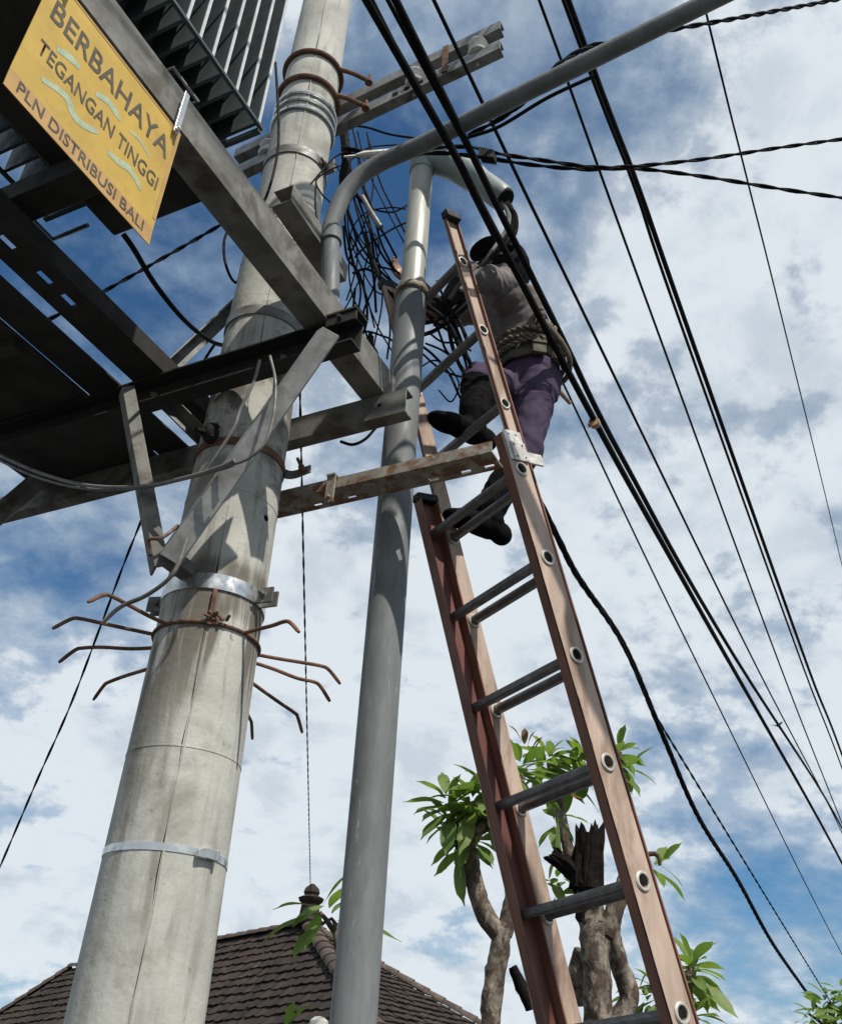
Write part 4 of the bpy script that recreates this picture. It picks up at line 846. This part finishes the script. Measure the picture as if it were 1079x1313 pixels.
# tangle between the two poles
TG = 'tangle of thin black wires between the two poles'; TL = 'thin black wire in the tangle between concrete pole and tube pole'
tang = [[(446, 170), (450, 230), (446, 290), (462, 340), (484, 375), (520, 378)], [(452, 165), (462, 210), (470, 260), (478, 320), (500, 400), (515, 440)],
 [(442, 180), (455, 240), (472, 290), (492, 330), (512, 352)], [(438, 200), (444, 260), (448, 310), (456, 345), (470, 380), (480, 420)],
 [(470, 170), (486, 230), (505, 270), (520, 300)], [(440, 290), (445, 330), (460, 350), (470, 390), (468, 420), (456, 440), (452, 410), (455, 370)],
 [(520, 268), (500, 266), (470, 272), (452, 292), (446, 320)], [(525, 283), (500, 295), (470, 315), (455, 330)], [(448, 235), (476, 275), (492, 300), (508, 330)],
 [(460, 360), (448, 385), (440, 400), (436, 420)], [(455, 430), (470, 425), (488, 430), (505, 440), (515, 480)], [(470, 438), (480, 470), (500, 490)], [(455, 180), (466, 250), (482, 320), (490, 380), (480, 440), (475, 475)],
 [(540, 452), (560, 470), (580, 480), (600, 485)], [(536, 440), (555, 455), (575, 478), (590, 510), (600, 520)], [(540, 500), (560, 478), (585, 455)],
 [(448, 300), (470, 335), (500, 345), (512, 350)], [(444, 175), (447, 215), (455, 260), (466, 300), (478, 350), (482, 400)], [(458, 168), (470, 215), (492, 262), (512, 300), (528, 330)], [(438, 182), (458, 196), (490, 202), (520, 205)], [(440, 160), (470, 163), (500, 172), (540, 178)], [(450, 205), (470, 190), (500, 186), (545, 184)], [(446, 240), (442, 280), (450, 330), (462, 370), (458, 410), (464, 450)], [(462, 230), (478, 270), (488, 310), (505, 345)], [(445, 265), (458, 300), (480, 330), (506, 365)], [(484, 340), (478, 370), (466, 400), (470, 430), (484, 455), (470, 470)], [(452, 350), (470, 345), (492, 358), (508, 372)], [(440, 260), (452, 290), (458, 330), (452, 360), (444, 385)], [(476, 300), (482, 340), (494, 380), (500, 420), (496, 460)], [(542, 380), (556, 410), (580, 430), (598, 470), (592, 505)], [(540, 470), (556, 462), (574, 470), (588, 492), (578, 515), (562, 500)], [(545, 440), (568, 450), (592, 470), (606, 500)], [(560, 360), (575, 400), (585, 440), (600, 462)], [(430, 210), (452, 250), (472, 310), (466, 360), (480, 410), (505, 455)], [(436, 230), (468, 262), (500, 272), (524, 262)], [(438, 250), (460, 310), (490, 350), (518, 372)], [(472, 180), (478, 240), (466, 290), (448, 330), (452, 380), (472, 410)], [(548, 425), (566, 438), (586, 440), (604, 450)], [(545, 400), (560, 420), (572, 450), (586, 462)], [(452, 320), (462, 300), (480, 300), (486, 325), (470, 345)]]
for k, q in enumerate(tang):
    cable('tangled_wire', TL, [atY(x, y, 3.12 + 0.03*math.sin(k*2.1) + 0.01*i) for i, (x, y) in enumerate(q)], 0.0036 + 0.0022*(k % 3)/2, 'black', group=TG)
cable('tangled_wire', 'black rubber hose drooping beside the concrete pole in the wire tangle', [atY(x, y, 3.05) for x, y in [(440, 165), (444, 200), (440, 230), (446, 255)]], 0.022, 'black')
cable('tangled_wire', 'thick black cable curving from the tangle to the tube pole', [atY(x, y, 3.05) for x, y in [(468, 300), (480, 340), (495, 372), (515, 380), (545, 372), (560, 372)]], 0.010, 'black')
cable('tangled_wire', 'pale lashed cable sleeve slanting through the wire tangle', [atY(x, y, 3.1) for x, y in [(464, 252), (474, 270), (488, 292)]], 0.014, 'grey_cable')
m = MB(); c = atY(474, 437, 3.12)
m.box(c, Vector((1, 0, 0)), Vector((0, 1, 0)), UP, 0.016, 0.015, 0.02); m.box(c + UP*0.022, Vector((1, 0, 0)), Vector((0, 1, 0)), UP, 0.009, 0.02, 0.008)
tag(build('wire_connector', m, 'black_old', None, org=c, bevel=0.003), 'small black tap connector hanging in the wire tangle', 'connector')
# cables out of the entrance elbow and the splice the person works on
for k, (q, mt) in enumerate((([(638, 250), (655, 266), (657, 290), (645, 308), (625, 330), (600, 350), (575, 385)], 'black'), ([(640, 254), (650, 270), (651, 290), (638, 312), (618, 340), (590, 372)], 'grey_cable'), ([(642, 256), (660, 275), (659, 300), (640, 320), (612, 345)], 'black'))):
    cable('entrance_cable', ('outer black', 'pale grey', 'inner black')[k] + ' cable looping out of the entrance elbow towards the person', [atY(x, y, 2.86 + 0.01*i) for i, (x, y) in enumerate(q)], 0.0105, mt)
for k, q in enumerate([[(545, 392), (562, 402), (578, 420), (590, 446)], [(550, 380), (570, 390), (588, 412), (600, 440)], [(540, 415), (560, 410), (585, 395), (606, 372)], [(540, 430), (560, 422), (590, 400), (606, 385)], [(575, 420), (580, 445), (590, 470), (604, 490)], [(580, 410), (592, 440), (606, 475)]]):
    cable('work_cable', 'black cable in the bunch in front of the person at the tube pole', [atY(x, y, 3.0 + 0.015*k) for x, y in q], 0.009, 'black', group='bunch of cables the person works on')

# ------------------------------------------------------------------ house behind
P0 = atY(395, 1188, 15.0)
def hz(az): return Vector((math.sin(R(az)), math.cos(R(az)), 0))
def ray_az(x, y, P, az):   # where the pixel ray meets the upright plane through P along az
    n = hz(az + 90); q = ray(x, y); return CAM + q*((P - CAM).dot(n)/q.dot(n))
RD = hz(-48); P1 = ray_az(92, 1243, P0, -48)
house = thing('house', Vector((P0.x, P0.y, 0)), 'low house with dark weathered tiled hip roof behind the poles', 'house')
LEN = 4.2; HN = (hz(160) - UP*0.46)*LEN; HR_ = (hz(102) - UP*0.475)*LEN
C3 = P0 + HN; C4 = P0 + HR_; C5 = C3 + (P1 - P0)*2.0; C6 = C4 + (P1 - P0)*2.0
roof = build('roof', MB().add([P0, P1, C3, C5, C4, C6, C3 - UP*0.12, C5 - UP*0.12, C4 - UP*.12, C6 - UP*.12], [(0, 1, 3, 2), (0, 2, 4), (0, 4, 5, 1), (1, 5, 3), (2, 3, 7, 6), (4, 2, 6, 8), (5, 4, 8, 9), (3, 5, 9, 7), (6, 7, 9, 8)]), 'tile', house, smooth=False)
cen = (C3 + C4 + C5 + C6)/4
wv = []
for c in (C3, C4, C6, C5):
    q = cen + (c - cen)*0.86; wv += [Vector((q.x, q.y, 0)), Vector((q.x, q.y, min(C3.z, C5.z, C4.z, C6.z) + 0.05))]
build('wall', MB().add(wv, [(0, 2, 3, 1), (2, 4, 5, 3), (4, 6, 7, 5), (6, 0, 1, 7)]), 'plaster', house, smooth=False)
# tiles: one shared flat tile with a rounded butt end
TW, TE = 0.19, 0.165
def tile_mesh(k):
    rr = random.Random(k); m = MB(); n = 4; vs = []; L = 0.20
    for (y, lift) in ((0, 0.004), (L*0.55, 0.012), (L, 0.030)):
        for i in range(n + 1):
            x = (i/n - 0.5)*TW*0.96; drop = 0.02*(abs(i/n - 0.5)*2)**2 if y == L else 0
            vs.append(Vector((x, -y + drop + rr.uniform(-.003, .003), lift + rr.uniform(-.003, .004)))); 
    top = list(vs); vs = top + [v - Vector((0, 0, 0.016)) for v in top]; fs = []; N = n + 1
    for j in range(2):
        for i in range(n): a = j*N + i; fs.append((a, a + N, a + N + 1, a + 1))
    o = 3*N
    for i in range(n): a = 2*N + i; fs.append((a, a + o, a + o + 1, a + 1))
    for j in range(2): fs.append((j*N, j*N + o, (j + 1)*N + o, (j + 1)*N)); fs.append((j*N + n, (j + 1)*N + n, (j + 1)*N + n + o, j*N + n + o))
    m.add(vs, fs); me = m.mesh('tile'); me.materials.append(M['tile']); return me
TM = [tile_mesh(k) for k in range(5)]
slots = []
def tile_face(A, B, apex_dir, poly):
    """rows of tiles on the plane through A,B; apex_dir points down the slope"""
    nrm = (B - A).cross(apex_dir).normalized(); nrm = nrm if nrm.z > 0 else -nrm
    xa = (B - A); xa = (xa - nrm*xa.dot(nrm)).normalized(); ya = nrm.cross(xa); ya = ya if ya.z > 0 else -ya     # ya up the slope
    pl = [(Vector((p - A).dot(xa) for _ in (0,)) if False else ((p - A).dot(xa), (p - A).dot(ya))) for p in poly]
    def inside(x, y):
        c = False; j = len(pl) - 1
        for i in range(len(pl)):
            (xi, yi), (xj, yj) = pl[i], pl[j]
            if (yi > y) != (yj > y) and x < (xj - xi)*(y - yi)/(yj - yi) + xi: c = not c
            j = i
        return c
    xs = [p[0] for p in pl]; ys = [p[1] for p in pl]; row = 0; y = max(ys)
    while y > min(ys):
        x = min(xs) + (TW*0.5 if row % 2 else 0)
        while x < max(xs):
            if inside(x, y - TE*0.5): slots.append((A + xa*(x + random.uniform(-.008, .008)) + ya*(y + random.uniform(-.012, .012)) + nrm*(0.012 + random.uniform(0, .012)), xa.copy(), ya.copy(), nrm.copy()))
            x += TW
        y -= TE; row += 1
tile_face(P0, P1, HN, [P0, P1, C5, C3]); tile_face(C3, C4, P0 - C3, [P0, C3, C4]); tile_face(P1, C5, C6 - P1, [P1, C5, C6])
def inview(p):
    v = p - CAM; d = Vector((_r.x, _r.y, _r.z)); c = Vector((cx.dot(v), cy.dot(v), -cz.dot(v)))
    if c.z <= 0: return None
    x, y = c.x/c.z*FOC + IMG_W/2, -c.y/c.z*FOC + IMG_H/2; return (x, y, c.z) if -30 < x < IMG_W + 20 and y < IMG_H + 25 else None
vis = [(inview(s_[0])[2], s_) for s_ in slots if inview(s_[0]) and s_[3].dot(CAM - s_[0]) > 0]
vis.sort(key=lambda a: a[0]); near_t = vis[:295]; keep = set(id(s_) for _, s_ in near_t); rest = MB()
ho = wloc(house)
for k, s_ in enumerate(slots):
    p, xa, ya, nn = s_; tl = R(random.gauss(0, 3.2)); xr = xa*math.cos(tl) + ya*math.sin(tl); yr = nn.cross(xr)
    if yr.dot(ya) < 0: yr = -yr
    mt = Matrix(((xr.x, yr.x, nn.x, p.x), (xr.y, yr.y, nn.y, p.y), (xr.z, yr.z, nn.z, p.z), (0, 0, 0, 1)))
    if id(s_) in keep:
        o = bpy.data.objects.new('tile', TM[k % 5]); COL.objects.link(o); o.parent = roof; o.matrix_local = Matrix.Translation(-ho) @ mt
    else:
        me = TM[k % 5]; rest.add([mt @ v.co for v in me.vertices], [tuple(f.vertices) for f in me.polygons])
tag(build('tile_field', rest, 'tile', roof), None, None, kind='stuff')
def ridge(A, B, w=0.13):
    d_ = (B - A); n = int(d_.length/0.24); ax = d_.normalized(); sx = ax.cross(UP).normalized(); up = sx.cross(ax)
    for k in range(n):
        p = A + d_*((k + 0.5)/n) + up*0.02; m = MB(); vs = []; N = 8
        for (t, s_) in ((-0.13, 0.86), (0.13, 1.08)):
            for dr in (0, 0.02):
                for i in range(N + 1):
                    a = math.pi*i/N; vs.append(p + ax*t + sx*(math.cos(a)*(w - dr)*s_) + up*(math.sin(a)*(w*0.75 - dr)*s_))
        q = N + 1; fs = []
        for i in range(N): fs += [(i, i + 1, 2*q + i + 1, 2*q + i), (q + i, 3*q + i, 3*q + i + 1, q + i + 1), (i, q + i, q + i + 1, i + 1), (2*q + i, 2*q + i + 1, 3*q + i + 1, 3*q + i)]
        m.add(vs, fs); build('ridge_tile', m, 'ridge_tile', roof)
ridge(P0, P1, 0.10); ridge(P0, C3, 0.13); ridge(P0, C4, 0.10); ridge(P1, C5, 0.10)
m = MB(); m.lathe(P0 + UP*0.02, UP, [(0.20, 0), (0.22, 0.05), (0.15, 0.10), (0.13, 0.28), (0.17, 0.31), (0.19, 0.36), (0.10, 0.40), (0.12, 0.44), (0.10, 0.5), (0.03, 0.56)], 10); build('roof_finial', m, 'tile', roof)

# ------------------------------------------------------------------ frangipani trees
def leaf_mesh(k, L=1.0, W=0.165):
    rr = random.Random(k); m = MB(); n = 9; vs = []; bend = rr.uniform(0.12, 0.55); tw = rr.uniform(-.25, .25); fold = rr.uniform(0.15, 0.4)
    for i in range(n + 1):
        t = i/n; w = W*max(0.03, math.sin(math.pi*min(1, t**0.85))**0.75)*(0.75 + 0.5*t if t < 0.8 else 1.15*(1 - t)/0.2*0.9 + 0.05); w = max(w, 0.008)
        z = -bend*t*t*L*0.6; y = t*L*(1 - 0.12*bend*t)
        for s_ in (-1, 0, 1): vs.append(Vector((s_*w + tw*t*t*0.12, y, z + (fold*w if s_ else 0) + s_*tw*w*0.6 + 0.012*math.sin(9*t + k)*abs(s_))))
    fs = [(3*i + j, 3*i + j + 1, 3*i + j + 4, 3*i + j + 3) for i in range(n) for j in (0, 1)]
    m.add(vs, fs); me = m.mesh('leaf'); return me
def leafset(mat):
    out = []
    for k in range(6): me = leaf_mesh(k); me.materials.append(M[mat]); out.append(me)
    return out
LEAF, LEAFL, LEAFB = leafset('leaf'), leafset('leaf_light'), leafset('leaf_brown')
def put_leaf(parent, p, dirv, L, meshes, roll=0.0):
    d_ = Vector(dirv).normalized(); x = d_.cross(UP); x = x.normalized() if x.length > 0.05 else Vector((1, 0, 0)); z = x.cross(d_).normalized()
    if z.z < 0: x, z = -x, -z
    x2 = x*math.cos(roll) + z*math.sin(roll); z2 = x2.cross(d_)
    o = bpy.data.objects.new('leaf', random.choice(meshes)); COL.objects.link(o); o.parent = parent
    p = Vector(p) - wloc(parent); o.matrix_local = Matrix(((x2.x*L, d_.x*L, z2.x*L, p.x), (x2.y*L, d_.y*L, z2.y*L, p.y), (x2.z*L, d_.z*L, z2.z*L, p.z), (0, 0, 0, 1))); return o
def rosette(parent, p, n, L, up=UP, droop=0.3, meshes=LEAF, spread=1.0):
    up = Vector(up).normalized(); x = up.orthogonal().normalized(); y = up.cross(x); ph = random.uniform(0, 6)
    n = int(n*1.4)
    for k in range(n):
        a = ph + k*2.399; t = k/max(1, n - 1); el = (1.15 - 1.45*t - droop*0.5)
        dv = (x*math.cos(a) + y*math.sin(a))*math.cos(el)*spread + up*math.sin(el) + Vector((random.uniform(-.2, .2), random.uniform(-.2, .2), random.uniform(-.25, .1)))
        put_leaf(parent, Vector(p) - up*0.10*t + dv.normalized()*0.02, dv, 0.93*L*random.uniform(0.65, 1.12)*(0.7 + 0.3*t), meshes, random.uniform(-.5, .5))
def limb(parent, name, pts, radii, mat='bark', knob=0.12):
    q = resample(spline(pts, 7), 0.025); N = len(q); rs = []
    for i in range(N):
        t = i/(N - 1)*(len(radii) - 1); a = int(min(t, len(radii) - 2)); r = radii[a] + (radii[a + 1] - radii[a])*(t - a); rs.append(r)
    m = MB(); m.tube(q, rs, 18)
    for v in m.v: v += Vector((mnoise.noise(v*14), mnoise.noise(v*14 + Vector((5, 0, 0))), mnoise.noise(v*14 + Vector((0, 7, 0)))))*knob*min(rs)*2.0 + Vector((mnoise.noise(v*45), mnoise.noise(v*45 + Vector((5, 0, 0))), 0))*0.0045
    return build(name, m, mat, parent)
def jagged(parent, base, axis, r, h, n=22, mat='char', name='broken_stump'):
    axis = Vector(axis).normalized(); x = axis.orthogonal().normalized(); y = axis.cross(x); m = MB(); vs = []; N = n
    hh = [h*(0.78 + 0.26*mnoise.noise(Vector((math.cos(2*math.pi*k/N)*1.6, math.sin(2*math.pi*k/N)*1.6, r*31))) + random.uniform(-.07, .05)) + 0.02 for k in range(N)]
    for lv in range(5):
        for k in range(N):
            a = 2*math.pi*k/N; f = lv/4; rr = r*(1 - 0.5*f*(0.45 + 0.8*mnoise.noise(Vector((math.cos(a)*1.3 + 9, math.sin(a)*1.3, r*7)))))*(1 + 0.25*mnoise.noise(Vector((math.cos(a)*2, math.sin(a)*2, f*2 + r*9))) + 0.16*mnoise.noise(Vector((math.cos(a)*7, math.sin(a)*7, f*3)))); vs.append(base + axis*(hh[k]*f) + (x*math.cos(a) + y*math.sin(a))*rr)
    o = len(vs)
    for k in range(N): a = 2*math.pi*k/N; vs.append(base + axis*(hh[k]*0.86 + random.uniform(-.02, .02)) + (x*math.cos(a) + y*math.sin(a))*r*0.45)
    vs.append(base + axis*h*0.62); fs = []
    for lv in range(4):
        for k in range(N): a = lv*N; fs.append((a + k, a + (k + 1) % N, a + N + (k + 1) % N, a + N + k))
    for k in range(N): fs.append((4*N + k, 4*N + (k + 1) % N, o + (k + 1) % N, o + k)); fs.append((o + k, o + (k + 1) % N, len(vs) - 1))
    m.add(vs, fs); return build(name, m, mat, parent, smooth=False)

Y1 = 5.0
def A1(x, y, Y=Y1): return atY(x, y, Y)
b0 = A1(628, 1320); t1 = thing('frangipani_tree', Vector((b0.x, b0.y, 0)), 'frangipani tree with forked grey trunk left of the ladder', 'tree', 'frangipani trees')
limb(t1, 'trunk', [Vector((b0.x - .05, b0.y, -0.05)), Vector((b0.x - .03, b0.y, 0.8)), A1(628, 1320), A1(636, 1250), A1(643, 1195)], [.085, .07, .055, .052, .050])
limb(t1, 'branch', [A1(643, 1205), A1(618, 1165), A1(604, 1110), A1(600, 1065), A1(606, 1030)], [.046, .045, .040, .038, .034])
limb(t1, 'branch', [A1(645, 1200), A1(657, 1150), A1(650, 1100, 5.1), A1(660, 1040, 5.2), A1(668, 990, 5.2)], [.044, .038, .034, .03, .026])
limb(t1, 'branch', [A1(604, 1095), A1(590, 1085), A1(584, 1065), A1(576, 1045)], [.030, .028, .024, .018])
limb(t1, 'branch', [A1(600, 1065), A1(620, 1060), A1(628, 1040), A1(622, 1015)], [.034, .034, .03, .024])
limb(t1, 'dead_branch', [A1(680, 1295), A1(668, 1265), A1(657, 1240)], [.022, .030, .02], 'char')
for (x, y, n, L, up) in ((572, 1022, 14, .27, (-.4, -.1, 1)), (604, 1018, 15, .27, (0, -.2, 1)), (575, 1050, 9, .25, (-.8, -.2, .4)), (624, 1005, 12, .26, (.2, .3, 1)), (588, 1078, 8, .25, (-.7, -.3, -.1)), (610, 1075, 6, .24, (.6, -.2, .1)), (668, 975, 15, .26, (.1, 0, 1)), (596, 1095, 5, .25, (-.1, -.3, -.8)), (636, 1060, 5, .24, (.5, 0, -.6))):
    rosette(t1, A1(x, y, Y1 + random.uniform(-.1, .15)), n, L, up)
put_leaf(t1, A1(592, 1095), (-.12, -.1, -1), .25, LEAF); put_leaf(t1, A1(584, 1070), (-.25, 0, -.6), .17, LEAFB)
for k in range(5): put_leaf(t1, A1(668 + 4*k, 950 + 5*k, 5.2), (random.uniform(-.4, .4), 0, .8), .12, LEAFB)

Y2 = 5.5
def A2(x, y, Y=Y2): return atY(x, y, Y)
b0 = A2(768, 1320); t2 = thing('frangipani_tree', Vector((b0.x, b0.y, 0)), 'frangipani tree with a charred broken stump seen through the ladder', 'tree', 'frangipani trees')
limb(t2, 'trunk', [Vector((b0.x, b0.y, -0.05)), Vector((b0.x, b0.y, .8)), A2(767, 1320), A2(764, 1240), A2(758, 1180), A2(752, 1120)], [.10, .085, .072, .072, .074, .070])
jagged(t2, A2(752, 1142), A2(757, 1050) - A2(752, 1142), .088, .36, 56)
limb(t2, 'charred_collar', [A2(757, 1185), A2(753, 1150), A2(751, 1118)], [.070, .076, .080], 'char', 0.25)
jagged(t2, A2(742, 1122), A2(704, 1092) - A2(742, 1122), .052, .20, 40)
limb(t2, 'branch', [A2(775, 1200), A2(792, 1155), A2(806, 1112, 5.6), A2(814, 1080, 5.7), A2(800, 1020, 5.8), A2(792, 965, 5.8)], [.05, .046, .038, .034, .03, .026])
limb(t2, 'branch', [A2(778, 1320, 5.7), A2(806, 1283, 5.7), A2(792, 1230, 5.65), A2(784, 1190, 5.6), A2(796, 1150, 5.6)], [.050, .054, .050, .046, .038])
limb(t2, 'branch', [A2(740, 1290, 5.75), A2(738, 1250, 5.75), A2(745, 1220, 5.7)], [.05, .045, .04])
limb(t2, 'branch', [A2(752, 1150, 5.7), A2(726, 1080, 5.8), A2(712, 1010, 5.8), A2(705, 975, 5.8)], [.04, .036, .032, .028])
limb(t2, 'branch', [A2(812, 1100, 5.7), A2(840, 1095, 5.7), A2(846, 1110, 5.7)], [.018, .014, .010])
for (x, y, n, L, up) in ((702, 968, 15, .28, (0, 0, 1)), (735, 985, 13, .27, (.2, .2, 1)), (752, 972, 13, .28, (.1, 0, 1)), (792, 962, 13, .27, (.3, 0, 1)), (690, 990, 9, .26, (-.5, 0, .5)), (806, 985, 8, .25, (.8, 0, .3)), (846, 1108, 7, .27, (.9, -.2, .4)), (712, 1062, 6, .25, (-.3, 0, -.6)), (722, 1120, 7, .22, (.2, .1, .2)), (700, 1130, 5, .22, (-.2, 0, .2))):
    rosette(t2, A2(x, y, 5.75 + random.uniform(-.1, .2)), n, L, up)
put_leaf(t2, A2(716, 1050), (-.15, 0, -1), .30, LEAF); put_leaf(t2, A2(748, 1025, 5.6), (-.9, 0, .25), .18, LEAFB); put_leaf(t2, A2(846, 1120, 5.7), (.6, 0, -.5), .2, LEAF)

Y3 = 6.2
def A3(x, y, Y=Y3): return atY(x, y, Y)
b0 = A3(884, 1330); t3 = thing('frangipani_tree', Vector((b0.x, b0.y, 0)), 'small leafy frangipani tree right of the ladder foot, mostly foliage', 'tree', 'frangipani trees')
limb(t3, 'trunk', [Vector((b0.x, b0.y, -.05)), Vector((b0.x, b0.y, .9)), A3(884, 1330), A3(880, 1290), A3(884, 1240)], [.08, .07, .045, .035, .024])
limb(t3, 'branch', [A3(880, 1310), A3(850, 1285), A3(835, 1262)], [.03, .026, .02])
for (x, y, n, L, up) in ((886, 1232, 15, .30, (.1, 0, 1)), (884, 1262, 10, .28, (.5, 0, .4)), (838, 1262, 12, .26, (-.2, 0, 1)), (890, 1300, 11, .28, (.6, -.1, .6)), (815, 1268, 7, .24, (-.6, 0, .6)), (862, 1285, 7, .24, (0, -.3, .6))):
    rosette(t3, A3(x, y, Y3 + random.uniform(-.15, .15)), n, L, up)

Y4 = 3.9
def A4(x, y, Y=Y4): return atY(x, y, Y)
b0 = A4(444, 1320); t4 = thing('frangipani_tree', Vector((b0.x, b0.y, 0)), 'young frangipani with a few broad leaves peeking past the tube pole', 'tree', 'frangipani trees')
limb(t4, 'trunk', [Vector((b0.x, b0.y, -.05)), Vector((b0.x, b0.y, .9)), A4(444, 1320), A4(440, 1240), A4(432, 1185)], [.06, .05, .04, .033, .022])
limb(t4, 'branch', [A4(437, 1210), A4(420, 1182), A4(410, 1170)], [.014, .010, .007]); limb(t4, 'branch', [A4(430, 1185), A4(424, 1178), A4(412, 1186)], [.008, .006, .005])
for (x, y, x2, y2, L, ms) in ((410, 1172, 330, 1186, .285, LEAF), (412, 1165, 372, 1150, .20, LEAFL), (414, 1160, 440, 1122, .20, LEAF), (422, 1165, 442, 1135, .20, LEAFL), (408, 1185, 372, 1222, .19, LEAF), (425, 1172, 436, 1160, .14, LEAFL), (432, 1180, 496, 1192, .26, LEAF), (412, 1170, 400, 1190, .15, LEAFL), (416, 1162, 395, 1168, .16, LEAFL), (436, 1178, 460, 1150, .2, LEAF)):
    a, b = A4(x, y), A4(x2, y2, Y4 - random.uniform(-.05, .12)); put_leaf(t4, a, b - a, L, ms, random.uniform(-.4, .4))
for (x, y) in ((366, 1318), (372, 1312)):
    a = A4(x, y); put_leaf(t4, a, (random.uniform(-.5, .5), -.2, .5), .10, LEAFL)
limb(t4, 'branch', [A4(444, 1325), A4(405, 1335), A4(369, 1318)], [.012, .009, .006])

Y5 = 6.5
def A5(x, y, Y=Y5): return atY(x, y, Y)
b0 = A5(1080, 1340); t5 = thing('leafy_shrub', Vector((b0.x, b0.y, 0)), 'pale green leafy shrub in the lower right corner under the cable bundle', 'shrub')
limb(t5, 'trunk', [Vector((b0.x, b0.y, -.05)), Vector((b0.x, b0.y, .8)), A5(1078, 1350), A5(1068, 1310), A5(1062, 1285)], [.05, .045, .03, .02, .012])
limb(t5, 'branch', [A5(1075, 1330), A5(1050, 1310), A5(1036, 1300)], [.014, .01, .006])
for (x, y, n, L) in ((1062, 1278, 13, .19), (1044, 1298, 12, .18), (1076, 1268, 12, .19), (1034, 1308, 9, .17), (1066, 1305, 12, .19), (1090, 1290, 10, .2)):
    rosette(t5, A5(x, y, Y5 + random.uniform(-.15, .15)), n, L, (random.uniform(-.5, .5), 0, .6), 0.9, LEAFL)

# ------------------------------------------------------------------ gate post and a passing bird
c = atY(408, 1318, 6.5); gpst = thing('gate_post', Vector((c.x, c.y, 0)), 'pale stone gate post top at the bottom edge beside tube pole', 'post')
m = MB(); m.box(Vector((c.x, c.y, (c.z - .05)/2)), E1, D1, UP, .05, .05, (c.z - .05)/2); build('shaft', m, 'stone', gpst, bevel=.01)
m = MB(); m.lathe(Vector((c.x, c.y, c.z - .05)), UP, [(.05, 0), (.062, .02), (.062, .05), (.055, .085), (.03, .105), (.005, .11)], 14); build('cap', m, 'stone', gpst)
c = atY(997, 931, 22.0); m = MB(); fx, fy = Vector((.8, .5, .1)).normalized(), Vector((-.5, .8, 0)).normalized()
m.tube([c - fx*.12, c - fx*.07, c, c + fx*.05, c + fx*.085, c + fx*.10], [.012, .016, .028, .024, .018, .004], 8)
for s_ in (1, -1):
    vs = [c + fx*.03, c + fy*s_*.08 + fx*.05 + UP*.05, c + fy*s_*.17 - fx*.03 + UP*.06, c + fy*s_*.08 - fx*.03 + UP*.045, c - fx*.03]
    m.add([v + UP*.004 for v in vs] + [v - UP*.004 for v in vs], [(0, 1, 2, 3, 4), (9, 8, 7, 6, 5)] + [(i, (i + 1) % 5, 5 + (i + 1) % 5, 5 + i) for i in range(5)])
tag(build('bird', m, 'black_old', None, org=c), 'tiny dark bird flying between the overhead cables at right', 'bird')
